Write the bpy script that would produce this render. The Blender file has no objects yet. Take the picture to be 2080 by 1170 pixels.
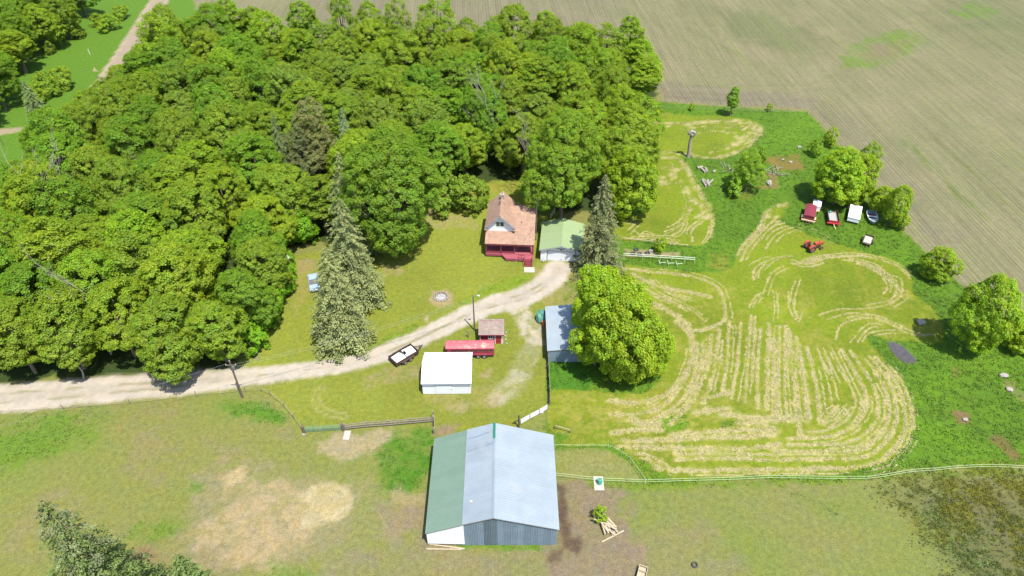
import bpy, bmesh, math, random
import numpy as np
from mathutils import Vector, Matrix, Euler

# ------------------------------------------------------------------ camera, sky, sun, exposure
SC = bpy.context.scene
COL = SC.collection
FOC, PITCH, CAMH = 1450.0, math.radians(40), 77.0      # focal length in photo pixels (2080 wide), downward pitch, height above ground (m)
cam_d = bpy.data.cameras.new('camera'); cam = bpy.data.objects.new('camera', cam_d); COL.objects.link(cam)
cam_d.sensor_width = 36.0; cam_d.lens = 36.0 * FOC / 2080.0
cam_d.clip_start = 1.0; cam_d.clip_end = 4000.0
cam.location = (0, 0, CAMH); cam.rotation_euler = (math.radians(90) - PITCH, 0, 0)
SC.camera = cam

SUN_EL = math.radians(66.0)
SUN_AZ = math.atan2(1.75, -2.7)                          # compass bearing (x, y) of the sun: behind the camera, to its right
world = bpy.data.worlds.new('World'); SC.world = world; world.use_nodes = True
wn = world.node_tree; wn.nodes.clear()
w_out = wn.nodes.new('ShaderNodeOutputWorld'); w_bg = wn.nodes.new('ShaderNodeBackground'); w_sky = wn.nodes.new('ShaderNodeTexSky')
w_sky.sky_type = 'NISHITA'; w_sky.sun_disc = False; w_sky.sun_elevation = SUN_EL; w_sky.sun_rotation = SUN_AZ
w_bg.inputs['Strength'].default_value = 0.14
wn.links.new(w_sky.outputs[0], w_bg.inputs[0]); wn.links.new(w_bg.outputs[0], w_out.inputs[0])
sun_d = bpy.data.lights.new('sun', 'SUN'); sun_d.energy = 4.2; sun_d.angle = math.radians(0.53); sun_d.color = (1.0, 0.965, 0.9)
sun = bpy.data.objects.new('sun', sun_d); COL.objects.link(sun)
sdir = Vector((math.sin(SUN_AZ) * math.cos(SUN_EL), math.cos(SUN_AZ) * math.cos(SUN_EL), math.sin(SUN_EL)))
sun.rotation_euler = sdir.to_track_quat('Z', 'Y').to_euler(); sun.location = (60, -60, 150)
SC.view_settings.view_transform = 'Standard'; SC.view_settings.look = 'None'
SC.view_settings.exposure = 1.42; SC.view_settings.gamma = 1.0; SC.view_settings.use_curve_mapping = False
SC.cycles.max_bounces = 6; SC.cycles.transparent_max_bounces = 4; SC.cycles.use_denoising = True

# ------------------------------------------------------------------ helpers
KEXP = 4.2                       # ground brightness per unit albedo in this light; turns a sunlit tone into a base colour
CP, SP = math.cos(PITCH), math.sin(PITCH)
def lin(c):
    return np.array([(v / 255 / 12.92) if v / 255 <= 0.04045 else ((v / 255 + 0.055) / 1.055) ** 2.4 for v in c])
def alb(*c):
    return lin(c) / KEXP
def G(px, py, z=0.0):            # survey: photo point lying at height z -> metres east, metres north
    u = (px - 1040) / FOC; v = (py - 585) / FOC
    t = (CAMH - z) / (SP + v * CP)
    return (u * t, (CP - v * SP) * t)
def PRY(x, y, z):
    dz = z - CAMH
    return 585 - FOC * (y * SP + dz * CP) / (y * CP - dz * SP)
def height_of(x, y, tip):        # height of an upright thing standing at x, y whose top is seen at row tip
    lo, hi = -2, 60
    for _ in range(50):
        m = (lo + hi) / 2
        if PRY(x, y, m) > tip: lo = m
        else: hi = m
    return lo

def tag(o, label=None, cat=None, group=None, kind=None):
    if label: o['label'] = label
    if cat: o['category'] = cat
    if group: o['group'] = group
    if kind: o['kind'] = kind
    return o
def thing(name, label, cat, loc=(0, 0, 0), rz=0.0, group=None):
    o = bpy.data.objects.new(name, None); COL.objects.link(o)
    o.empty_display_size = 0.2
    o.location = (loc[0], loc[1], loc[2] if len(loc) > 2 else 0.0); o.rotation_euler = (0, 0, rz)
    return tag(o, label, cat, group)
def copy_tree(o, parent=None):
    c = o.copy(); COL.objects.link(c)
    if parent: c.parent = parent
    for ch in list(o.children): copy_tree(ch, c)
    return c

class MB:                        # collects simple solids, then links them as one mesh object
    def __init__(s): s.v = []; s.f = []; s.sm = []
    def add(s, vs, fs, smooth=False):
        b = len(s.v); s.v += [tuple(v) for v in vs]; s.f += [tuple(i + b for i in f) for f in fs]; s.sm += [smooth] * len(fs)
        return s
    def box(s, x0, x1, y0, y1, z0, z1):
        return s.add([(x0,y0,z0),(x1,y0,z0),(x1,y1,z0),(x0,y1,z0),(x0,y0,z1),(x1,y0,z1),(x1,y1,z1),(x0,y1,z1)],
                     [(3,2,1,0),(4,5,6,7),(0,1,5,4),(1,2,6,5),(2,3,7,6),(3,0,4,7)])
    def beam(s, p, q, w, h=None, up=(0,0,1)):          # square bar from p to q
        h = h or w; p = Vector(p); q = Vector(q); d = (q - p).normalized(); u = Vector(up)
        if abs(d.dot(u)) > 0.98: u = Vector((0,1,0))
        a = d.cross(u).normalized() * w / 2; b = a.cross(d).normalized() * h / 2
        vs = [p-a-b, p+a-b, p+a+b, p-a+b, q-a-b, q+a-b, q+a+b, q-a+b]
        return s.add(vs, [(3,2,1,0),(4,5,6,7),(0,1,5,4),(1,2,6,5),(2,3,7,6),(3,0,4,7)])
    def tube(s, p, q, r0, r1=None, n=7, cap=True):
        r1 = r0 if r1 is None else r1; p = Vector(p); q = Vector(q); d = (q - p).normalized()
        u = Vector((0,0,1)) if abs(d.z) < 0.9 else Vector((1,0,0)); a = d.cross(u).normalized(); b = a.cross(d)
        vs = []
        for c, r in ((p, r0), (q, r1)):
            for i in range(n):
                t = 2 * math.pi * i / n; vs.append(c + (a * math.cos(t) + b * math.sin(t)) * r)
        fs = [(i, (i+1) % n, n + (i+1) % n, n + i) for i in range(n)]
        s.add(vs, fs, True)
        if cap: s.add(vs, [tuple(range(n-1, -1, -1)), tuple(range(n, 2*n))])
        return s
    def path(s, pts, r0, r1=None, n=6):
        r1 = r0 if r1 is None else r1; m = len(pts) - 1
        for i in range(m):
            s.tube(pts[i], pts[i+1], r0 + (r1-r0)*i/m, r0 + (r1-r0)*(i+1)/m, n, cap=(i in (0, m-1)))
        return s
    def slab(s, a, b, c, d, t):                         # quad a b c d (seen from outside, counter-clockwise) with thickness t inwards
        a, b, c, d = map(Vector, (a, b, c, d)); n = (b-a).cross(d-a).normalized() * t
        vs = [a, b, c, d, a-n, b-n, c-n, d-n]
        return s.add(vs, [(0,1,2,3),(7,6,5,4),(1,0,4,5),(2,1,5,6),(3,2,6,7),(0,3,7,4)])
    def prism(s, poly, y0, y1):                         # polygon in x,z (ccw seen from -y) pushed from y0 to y1
        n = len(poly)
        vs = [(x, y0, z) for x, z in poly] + [(x, y1, z) for x, z in poly]
        return s.add(vs, [tuple(range(n)), tuple(range(2*n-1, n-1, -1))] + [((i+1) % n, i, n+i, n + (i+1) % n) for i in range(n)])
    def prism_z(s, poly, z0, z1):
        n = len(poly)
        vs = [(x, y, z0) for x, y in poly] + [(x, y, z1) for x, y in poly]
        return s.add(vs, [tuple(range(n-1, -1, -1)), tuple(range(n, 2*n))] + [(i, (i+1) % n, n + (i+1) % n, n + i) for i in range(n)])
    def torus(s, c, axis, R, r, n=18, m=8):
        ax = Vector(axis).normalized(); u = Vector((0,0,1)) if abs(ax.z) < .9 else Vector((1,0,0)); a = ax.cross(u).normalized(); b = ax.cross(a)
        vs = []
        for i in range(n):
            t = 2*math.pi*i/n; e = a*math.cos(t) + b*math.sin(t)
            for j in range(m):
                k = 2*math.pi*j/m; vs.append(Vector(c) + e*(R + r*math.cos(k)) + ax*(r*1.15*math.sin(k)))
        return s.add(vs, [(i*m+j, i*m+(j+1)%m, ((i+1)%n)*m+(j+1)%m, ((i+1)%n)*m+j) for i in range(n) for j in range(m)], True)
    def blob(s, c, r, seed=0, n=8, m=5, jit=.22):       # lumpy stone
        rn = random.Random(seed); c = Vector(c); vs = [c + Vector((0,0,r[2]))]
        for i in range(1, m):
            th = math.pi*i/m
            for j in range(n):
                ph = 2*math.pi*j/n + rn.uniform(-.2,.2); k = 1 + rn.uniform(-jit, jit)
                vs.append(c + Vector((r[0]*math.sin(th)*math.cos(ph)*k, r[1]*math.sin(th)*math.sin(ph)*k, r[2]*math.cos(th)*k)))
        vs.append(c - Vector((0,0,r[2]))); L = len(vs)-1
        fs = [(0, 1+j, 1+(j+1)%n) for j in range(n)]
        for i in range(m-2):
            fs += [(1+i*n+j, 1+(i+1)*n+j, 1+(i+1)*n+(j+1)%n, 1+i*n+(j+1)%n) for j in range(n)]
        fs += [(L, 1+(m-2)*n+(j+1)%n, 1+(m-2)*n+j) for j in range(n)]
        return s.add(vs, fs)
    def mesh(s, name, mat):
        me = bpy.data.meshes.new(name); me.from_pydata(s.v, [], s.f)
        me.polygons.foreach_set('use_smooth', s.sm); me.materials.append(mat); me.update()
        return me
    def obj(s, name, mat, parent=None, color=None, loc=None):
        o = bpy.data.objects.new(name, s.mesh(name, mat)); COL.objects.link(o)
        if parent: o.parent = parent
        if color: o.color = (*color, 1.0)
        if loc: o.location = loc
        return o

def big_mesh(name, V, F, mat, col=None, smooth=False):   # numpy vertices n x 3, faces m x k
    me = bpy.data.meshes.new(name); n, k = F.shape
    me.vertices.add(len(V)); me.vertices.foreach_set('co', V.astype(np.float32).ravel())
    me.loops.add(n * k); me.loops.foreach_set('vertex_index', F.astype(np.int32).ravel())
    me.polygons.add(n); me.polygons.foreach_set('loop_start', np.arange(0, n*k, k, dtype=np.int32))
    me.polygons.foreach_set('use_smooth', np.full(n, smooth))
    me.update(calc_edges=True)
    if col is not None:
        a = me.attributes.new('Col', 'FLOAT_COLOR', 'POINT')
        a.data.foreach_set('color', np.concatenate([col, np.ones((len(col), 1))], 1).astype(np.float32).ravel())
    me.materials.append(mat)
    return me
def link(name, me, parent=None, color=None):
    o = bpy.data.objects.new(name, me); COL.objects.link(o)
    if parent: o.parent = parent
    if color is not None: o.color = (*color, 1.0)
    return o

# noise on the plane
_rt = np.random.RandomState(7).rand(512, 512)
def vnoise(x, y, seed=0):
    x = x + seed * 17.31; y = y + seed * 9.77
    xi = np.floor(x).astype(int); yi = np.floor(y).astype(int); fx = x - xi; fy = y - yi
    fx = fx*fx*(3-2*fx); fy = fy*fy*(3-2*fy)
    a = _rt[xi % 512, yi % 512]; b = _rt[(xi+1) % 512, yi % 512]; c = _rt[xi % 512, (yi+1) % 512]; d = _rt[(xi+1) % 512, (yi+1) % 512]
    return (a*(1-fx)+b*fx)*(1-fy) + (c*(1-fx)+d*fx)*fy
def fbm(x, y, seed=0, o=4):
    t = 0; a = .5; s = 0
    for i in range(o):
        t = t + a*vnoise(x*2**i, y*2**i, seed+i*3); s += a; a *= .55
    return t / s
def sstep(a, b, x):
    t = np.clip((x-a)/(b-a), 0, 1); return t*t*(3-2*t)
def seg_dist(x, y, P, closed):
    d = np.full(x.shape, 1e9); n = len(P)
    for i in range(n if closed else n-1):
        ax, ay = P[i]; bx, by = P[(i+1) % n]; dx, dy = bx-ax, by-ay; L = dx*dx+dy*dy + 1e-9
        t = np.clip(((x-ax)*dx+(y-ay)*dy)/L, 0, 1)
        d = np.minimum(d, (x-ax-t*dx)**2+(y-ay-t*dy)**2)
    return np.sqrt(d)
def poly_sd(x, y, P):
    ins = np.zeros(x.shape, bool); n = len(P)
    for i in range(n):
        ax, ay = P[i]; bx, by = P[(i+1) % n]
        c = ((ay > y) != (by > y)) & (x < (bx-ax)*(y-ay)/(by-ay+1e-12)+ax); ins ^= c
    d = seg_dist(x, y, P, True)
    return np.where(ins, d, -d)
def smooth_pts(P, k=6, closed=False):                   # Catmull-Rom through the points
    P = [np.array(p, float) for p in P]; n = len(P); out = []
    for i in range(n if closed else n-1):
        p0 = P[(i-1) % n] if closed or i > 0 else P[i]; p1 = P[i]; p2 = P[(i+1) % n]; p3 = P[(i+2) % n] if closed or i+2 < n else p2
        for j in range(k):
            t = j/k
            out.append(.5*((2*p1)+(-p0+p2)*t+(2*p0-5*p1+4*p2-p3)*t*t+(-p0+3*p1-3*p2+p3)*t**3))
    if not closed: out.append(P[-1])
    return [tuple(p) for p in out]
def GP(pts, z=0.0): return [G(px, py, z) for px, py in pts]

# ------------------------------------------------------------------ materials
def new_mat(name):
    m = bpy.data.materials.new(name); m.use_nodes = True; nt = m.node_tree
    return m, nt, nt.nodes['Principled BSDF']
def node(nt, t, **kw):
    n = nt.nodes.new(t)
    for k, v in kw.items():
        if k.startswith('_'): setattr(n, k[1:], v)
        elif isinstance(v, bpy.types.NodeSocket): nt.links.new(v, n.inputs[k if not k.startswith('i') or not k[1:].isdigit() else int(k[1:])])
        else: n.inputs[k if not k.startswith('i') or not k[1:].isdigit() else int(k[1:])].default_value = v
    return n
def math_(nt, op, a, b=0.0): return node(nt, 'ShaderNodeMath', _operation=op, i0=a, i1=b).outputs[0]
def mapr(nt, v, a, b, c, d): return node(nt, 'ShaderNodeMapRange', i0=v, i1=a, i2=b, i3=c, i4=d).outputs[0]
def noise(nt, co, scale, detail=4.0, rough=.6): return node(nt, 'ShaderNodeTexNoise', Vector=co, Scale=scale, Detail=detail, Roughness=rough).outputs[0]
def mulc(nt, c, f):
    return node(nt, 'ShaderNodeVectorMath', _operation='SCALE', Vector=c, Scale=f).outputs[0]
def mixc(nt, f, a, b, mode='MIX'):
    n = nt.nodes.new('ShaderNodeMix'); n.data_type = 'RGBA'; n.blend_type = mode
    for i, v in ((0, f), (6, a), (7, b)):
        if isinstance(v, bpy.types.NodeSocket): nt.links.new(v, n.inputs[i])
        else: n.inputs[i].default_value = v if i == 0 else (*v, 1.0)
    return n.outputs[2]
def objco(nt): return node(nt, 'ShaderNodeTexCoord').outputs['Object']
def bump(nt, h, strength, dist, bs):
    b = node(nt, 'ShaderNodeBump', Strength=strength, Distance=dist, Height=h); nt.links.new(b.outputs[0], bs.inputs['Normal'])

def ground_mat(name, s1, s2, a1, a2, tint, bstr, bscale, rough=.95, stripes=False):
    m, nt, bs = new_mat(name); co = objco(nt); c = node(nt, 'ShaderNodeAttribute', _attribute_name='Col').outputs['Color']
    n1 = noise(nt, co, s1, 5, .65); n2 = noise(nt, co, s2, 3, .6); n3 = noise(nt, co, .55, 4, .65)
    f = math_(nt, 'MULTIPLY', mapr(nt, n1, .3, .7, 1-a1, 1+a1), mapr(nt, n2, .3, .7, 1-a2, 1+a2))
    c = mulc(nt, c, f)
    c = mixc(nt, mapr(nt, n3, .35, .65, 0, 1), c, mixc(nt, 1.0, c, tint, 'MULTIPLY'))
    if stripes:                  # young crop rows about 0.8 m apart, and longer streaks along them
        sp = node(nt, 'ShaderNodeSeparateXYZ', i0=co)
        p = math_(nt, 'ADD', math_(nt, 'MULTIPLY', sp.outputs[0], .998), math_(nt, 'MULTIPLY', sp.outputs[1], .062))
        q = math_(nt, 'ADD', math_(nt, 'MULTIPLY', sp.outputs[1], .998), math_(nt, 'MULTIPLY', sp.outputs[0], -.062))
        p = math_(nt, 'ADD', p, math_(nt, 'MULTIPLY', noise(nt, co, .03, 2, .5), 1.2))
        def streak(a, b, d): return noise(nt, node(nt, 'ShaderNodeCombineXYZ', i0=math_(nt, 'MULTIPLY', p, a), i1=math_(nt, 'MULTIPLY', q, b)).outputs[0], 1.0, d, .65)
        s1_ = streak(.55, .012, 5); s2_ = streak(2.2, .05, 3); s3_ = streak(1.0, .12, 4)
        c = mulc(nt, c, math_(nt, 'MULTIPLY', mapr(nt, s1_, .3, .7, .86, 1.14), mapr(nt, s2_, .3, .7, .88, 1.12)))
        ph = math_(nt, 'MULTIPLY', p, 2*math.pi/.80)
        st = math_(nt, 'MULTIPLY', mapr(nt, math_(nt, 'SINE', ph), -.1, 1, 0, 1), mapr(nt, s3_, .34, .62, .1, 1))
        c = mixc(nt, math_(nt, 'MULTIPLY', st, .8), c, mixc(nt, 1.0, c, (.62, .74, .52), 'MULTIPLY'))
        c = mixc(nt, mapr(nt, s1_, .56, .72, 0, .8), c, mixc(nt, 1.0, c, (.78, .94, .62), 'MULTIPLY'))
    nt.links.new(c, bs.inputs['Base Color']); bs.inputs['Roughness'].default_value = rough; bs.inputs['Specular IOR Level'].default_value = .1
    bump(nt, noise(nt, co, bscale, 6, .7), bstr, .12, bs)
    return m
M = {}
M['grass'] = ground_mat('grass', 1.6, 6.5, .20, .26, (1.09, 1.02, .80), .8, 4.0)
M['crop'] = ground_mat('crop soil', .9, 5.0, .12, .16, (1.05, 1.02, .92), .5, 4.0, stripes=True)
M['gravel'] = ground_mat('gravel', 1.2, 9.0, .10, .16, (1.05, 1.0, .92), .5, 7.0)
M['mud'] = ground_mat('mud', 1.4, 6.0, .3, .3, (.9, .95, .85), 1.0, 4.0, .6)
m, nt, bs = new_mat('pond mud'); c = node(nt, 'ShaderNodeAttribute', _attribute_name='Col').outputs['Color']
nt.links.new(mulc(nt, c, mapr(nt, noise(nt, objco(nt), 1.5, 4, .6), .3, .7, .75, 1.25)), bs.inputs['Base Color']); bs.inputs['Roughness'].default_value = .35
M['pond'] = m

def flat_mat(name, rgb, rough=.7, metal=0.0, var=.12, scale=2.0, tint=None, bmp=0.0, bsc=8.0, objcol=False, spec=.3):
    m, nt, bs = new_mat(name); co = objco(nt)
    n = noise(nt, co, scale, 5, .65)
    if objcol:
        c = mixc(nt, 1.0, node(nt, 'ShaderNodeObjectInfo').outputs['Color'], rgb, 'MULTIPLY')
    else:
        r = nt.nodes.new('ShaderNodeRGB'); r.outputs[0].default_value = (*rgb, 1); c = r.outputs[0]
    c = mulc(nt, c, mapr(nt, n, .3, .7, 1-var, 1+var))
    if tint is not None:
        c = mixc(nt, mapr(nt, noise(nt, co, scale*.6, 6, .7), .52, .66, 0, .75), c, tint)
    nt.links.new(c, bs.inputs['Base Color']); bs.inputs['Roughness'].default_value = rough; bs.inputs['Metallic'].default_value = metal
    bs.inputs['Specular IOR Level'].default_value = spec
    if bmp: bump(nt, noise(nt, co, bsc, 4, .6), bmp, .03, bs)
    return m
def leaf_mat(name, rgb, trans, tfac=.35, inst=False):
    m = bpy.data.materials.new(name); m.use_nodes = True; nt = m.node_tree; nt.nodes.clear()
    out = nt.nodes.new('ShaderNodeOutputMaterial')
    at = node(nt, 'ShaderNodeAttribute', _attribute_name='Col').outputs['Color']
    oc = node(nt, 'ShaderNodeObjectInfo').outputs['Color']
    c = mixc(nt, 1.0, mixc(nt, 1.0, at, oc, 'MULTIPLY'), rgb, 'MULTIPLY'); t = mixc(nt, 1.0, mixc(nt, 1.0, at, oc, 'MULTIPLY'), trans, 'MULTIPLY')
    d = node(nt, 'ShaderNodeBsdfDiffuse', Color=c); tr = node(nt, 'ShaderNodeBsdfTranslucent', Color=t)
    mx = node(nt, 'ShaderNodeMixShader', i0=tfac, i1=d.outputs[0], i2=tr.outputs[0])
    gl = node(nt, 'ShaderNodeBsdfGlossy', Roughness=.55); mx2 = node(nt, 'ShaderNodeMixShader', i0=.012, i1=mx.outputs[0], i2=gl.outputs[0])
    nt.links.new(mx2.outputs[0], out.inputs[0])
    return m
M['leaf'] = leaf_mat('broad leaves', (.132, .196, .011), (.235, .31, .007), .40)
M['needle'] = leaf_mat('spruce needles', (.165, .195, .072), (.20, .23, .05), .22)
M['blade'] = leaf_mat('grass blades', (1, 1, 1), (1.1, 1.1, .7), .3)
M['straw'] = leaf_mat('cut straw', (1, 1, 1), (1, 1, .8), .15)
M['bark'] = flat_mat('bark', (.11, .085, .06), .95, var=.4, scale=5, bmp=.6)
M['deadwood'] = flat_mat('weathered dead wood', (.19, .165, .135), .9, var=.3, scale=4, bmp=.4)
M['shingle'] = None

# ------------------------------------------------------------------ the ground: one field of surface colours, split into named sheets
CROP_P = GP([(330,-130),(395,10),(430,105),(650,112),(900,118),(1140,118),(1290,150),(1345,188),(1340,207),(1420,212),(1500,216),(1575,217),(1640,225),(1668,250),(1700,290),(1735,330),(1770,365),(1800,415),(1838,470),(1880,512),(1935,560),(1990,612),(2040,645),(2100,662),(2500,760),(3300,400),(2600,-130)])
ROAD_C = GP([(352,-60),(324,0),(286,60),(243,128),(165,240),(40,430),(-120,660)])
DRIVE_C = GP([(-160,826),(0,809),(120,800),(240,789),(360,780),(480,768),(580,757),(680,744),(740,733),(795,712),(850,688),(905,661),(960,634),(1010,616),(1060,604),(1095,586),(1125,562),(1135,545)])
DRIVE_W = [3.1,3.1,3.0,2.9,2.7,2.3,2.0,1.9,1.9,2.2,2.2,2.2,2.3,2.6,2.8,2.7,2.6,2.6]
BRANCH_C = GP([(1030,610),(1060,632),(1078,665),(1082,700),(1070,740),(1045,775),(1020,805)])
M1 = GP(smooth_pts([(1325,232),(1400,234),(1500,239),(1540,250),(1548,268),(1524,296),(1485,316),(1440,323),(1400,316),(1345,318),(1318,280)],4,True))
M2 = GP(smooth_pts([(1330,318),(1378,318),(1405,350),(1425,390),(1450,436),(1446,475),(1425,500),(1380,497),(1320,490),(1262,488),(1240,470),(1262,442),(1312,425),(1335,370)],4,True))
M3 = GP(smooth_pts([(1602,412),(1560,424),(1536,462),(1500,505),(1480,548),(1400,552),(1330,545),(1262,538),(1240,560),(1290,620),(1332,690),(1350,745),(1318,790),(1270,800),(1200,795),(1125,790),(1114,850),(1132,902),(1236,905),(1282,934),(1316,970),(1420,972),(1560,966),(1690,964),(1765,950),(1825,920),(1856,865),(1850,810),(1822,755),(1788,722),(1764,700),(1768,684),(1800,690),(1860,694),(1912,694),(1918,672),(1895,628),(1856,596),(1852,560),(1815,528),(1740,508),(1690,492),(1630,470),(1588,448)],3,True))
LUSH_P = GP([(1300,200),(1420,214),(1640,226),(1700,290),(1770,366),(1838,470),(1935,560),(1990,612),(2100,664),(2500,780),(2400,960),(2080,946),(1980,947),(1830,958),(1760,972),(1600,974),(1316,980),(1280,940),(1236,912),(1128,908),(1110,880),(1110,725),(1150,560),(1240,520),(1240,440)])
LAWN_P = GP([(466,762),(500,716),(555,640),(582,560),(584,520),(650,510),(700,470),(800,430),(880,395),(1000,362),(1110,372),(1140,430),(1180,540),(1140,560),(1060,600),(960,630),(850,685),(740,730),(600,752)])
YARD_P = GP([(500,795),(600,765),(740,742),(850,705),(960,650),(1060,610),(1130,575),(1150,600),(1116,640),(1112,830),(1056,866),(1000,880),(880,880),(880,862),(700,870),(612,874),(575,830),(550,802)])
FOREST_P = GP([(-160,800),(-60,788),(100,768),(300,768),(455,752),(505,700),(560,615),(580,545),(584,505),(650,490),(720,500),(800,500),(880,405),(1000,366),(1090,370),(1130,430),(1240,430),(1310,320),(1300,260),(1335,190),(1290,155),(1140,122),(900,122),(650,117),(430,110),(365,128),(300,188),(235,240),(150,315),(60,392),(-60,470),(-200,560)])
PAST_R = GP([(1100,930),(1132,965),(1216,985),(1320,987),(1500,981),(1700,984),(1830,968),(1980,957),(2080,955),(2400,970),(2500,1400),(900,1400),(860,1180),(1120,1130)])

W_ROWS = []   # hay windrows: (photo points, half width m, strength)
def zr(*p): return [(1240+a/2.489, 520+b/2.489) for a, b in p]
for P, w in [
  (((600,330),(595,450),(590,560),(565,680)),.38), (((660,340),(650,450),(640,560),(610,720)),.40), (((712,300),(700,450),(690,600),(680,740)),.36),
  (((757,370),(750,480),(742,620),(745,770)),.42), (((800,340),(800,450),(795,600),(790,770)),.50), (((825,420),(830,600),(840,820)),.48),
  (((855,360),(850,560),(845,830)),.38), (((885,360),(880,560),(890,800)),.30), (((900,370),(915,500),(930,650),(945,800),(960,910)),.55),
  (((940,410),(960,520),(985,650),(1000,830)),.62), (((990,460),(1020,560),(1045,680),(1065,850)),.50), (((1045,460),(1090,600),(1120,740)),.20),
  (((1075,465),(1130,580),(1160,640)),.25), (((1120,470),(1180,590),(1230,700),(1235,760),(1190,830),(1100,880),(1000,890)),.26),
  (((1170,480),(1240,590),(1290,700),(1280,790),(1210,870),(1100,915),(900,925)),.50), (((1215,480),(1310,620),(1355,740),(1340,840),(1240,930),(1080,955),(900,955)),.42),
  (((1290,520),(1370,640),(1410,750),(1390,860),(1300,960),(1200,985),(1000,987),(830,988)),.45), (((1310,510),(1400,620),(1440,740),(1440,850),(1380,950),(1280,1015),(1100,1025),(800,1030),(600,1022),(330,1030)),.5),
  (((1340,510),(1440,630),(1485,760),(1490,880),(1440,970),(1330,1050),(1200,1072),(900,1078),(700,1080),(400,1085),(230,1075)),.55),
  (((1400,540),(1480,650),(1525,780),(1530,900),(1480,990),(1400,1060),(1280,1095)),.45),
  (((560,800),(700,818),(850,828),(960,820)),.9), (((650,845),(760,850),(840,880)),.8), (((300,905),(500,890),(650,880),(830,885)),.7), (((60,935),(250,930),(450,920),(650,915),(830,900)),.7),
  (((40,960),(250,970),(500,975),(750,970),(850,950)),.7), (((330,1000),(600,1000),(850,1005)),.55), (((1060,850),(1120,790),(1150,760)),.5),(((1100,880),(1180,800),(1220,770)),.35),
  (((60,60),(200,80),(400,100),(540,160),(580,270),(570,330),(480,370),(400,380)),.5), (((110,90),(230,150),(380,180),(500,205)),.7), (((150,210),(280,270),(380,340),(410,400)),.8),
  (((130,140),(260,210),(400,270),(480,330)),.35), (((200,120),(300,190),(420,230)),.4),
  (((330,330),(400,400),(420,500),(370,610),(280,700),(130,745),(0,730)),.7), (((410,400),(410,520),(360,650),(260,760),(120,800),(0,800)),.55), (((440,440),(430,560),(390,690),(290,790),(150,850)),.5),
  (((470,430),(460,540),(430,640),(400,720)),.45), (((510,400),(495,540),(450,660),(410,740),(300,850)),.5), (((550,370),(535,520),(510,640),(470,740)),.5), (((470,720),(560,700),(600,690)),.7), (((440,790),(520,780),(600,770)),.8),
  (((100,820),(160,850),(250,850)),.9), (((10,900),(120,880),(260,880)),.7), (((130,1000),(200,1010),(330,1090)),.35),
  (((720,110),(730,60),(790,25),(850,20)),.22), (((900,180),(905,270),(950,330),(970,280)),.16), (((1050,300),(1150,270),(1300,265),(1420,240),(1470,190),(1470,120),(1430,100)),.2),
  (((1140,420),(1170,345),(1300,312),(1400,332),(1500,390),(1600,405)),.2), (((1275,430),(1310,390),(1400,375),(1460,378)),.18), (((820,170),(830,260),(820,330)),.13), (((960,120),(935,200),(930,290)),.14),
  (((1100,320),(1200,290),(1330,300),(1440,340),(1550,390),(1640,400)),.2), (((840,350),(900,352)),.2), (((700,260),(730,210),(760,190)),.25),(((1210,440),(1290,350),(1370,345)),.15),
  (((950,40),(1010,10),(1100,-5)),.5), (((1000,30),(1100,10),(1200,0),(1300,5),(1400,30),(1480,70),(1515,110)),.45), (((1250,40),(1340,60),(1400,90),(1430,130)),.5), (((1180,20),(1280,35),(1380,70)),.4), (((1440,150),(1470,200),(1410,240)),.25),
  (((1300,60),(1370,100),(1400,160),(1380,190)),.25), (((920,20),(985,40),(1060,20)),.4),
  ]: W_ROWS.append((zr(*P), w))
for P, w in [
  ([(1602,413),(1570,421),(1548,445),(1540,468),(1515,490),(1494,520)],.55), ([(1580,440),(1548,470),(1520,500),(1505,530)],.35), ([(1600,452),(1570,460),(1540,490)],.3), ([(1640,468),(1610,462),(1575,478),(1555,505)],.22),
  ([(1690,493),(1655,472),(1620,455)],.2), ([(1610,520),(1570,525),(1545,545),(1530,570)],.2), ([(1600,545),(1575,560),(1560,600)],.12),
  ([(1332,322),(1375,322),(1402,352),(1422,392),(1444,432)],.4), ([(1450,436),(1425,452),(1405,468),(1408,490)],.3), ([(1445,440),(1444,475),(1430,498)],.3), ([(1335,335),(1385,370),(1400,400),(1402,425),(1385,455),(1350,470)],.2),
  ([(1340,360),(1352,372),(1335,372)],.3), ([(1395,440),(1394,462),(1370,482),(1310,480),(1290,470)],.16), ([(1380,440),(1376,462),(1350,476)],.12), ([(1268,448),(1300,452),(1280,475)],.12), ([(1410,400),(1430,430),(1420,445)],.25),
  ([(1265,483),(1320,486),(1380,492)],.25), ([(1350,340),(1370,345),(1390,340)],.4), ([(1365,330),(1372,375)],.3), ([(1300,480),(1310,470),(1330,478)],.3),
  ([(1300,252),(1400,248),(1480,246),(1530,252),(1546,268),(1520,298),(1480,316),(1440,322),(1400,312)],.36), ([(1340,258),(1420,252),(1500,253),(1528,266),(1505,290),(1470,305),(1440,310)],.16), ([(1380,262),(1440,258),(1495,262),(1512,272),(1490,290),(1450,302)],.14),
  ([(1400,272),(1460,268),(1495,275),(1480,288)],.12), ([(1520,256),(1540,270),(1510,298)],.45), ([(1335,318),(1360,310),(1390,316),(1420,322)],.3), ([(1430,262),(1440,258),(1445,270)],.15),
  ]: W_ROWS.append((P, w))
ROW_W = []
_rr = random.Random(12)
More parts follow.
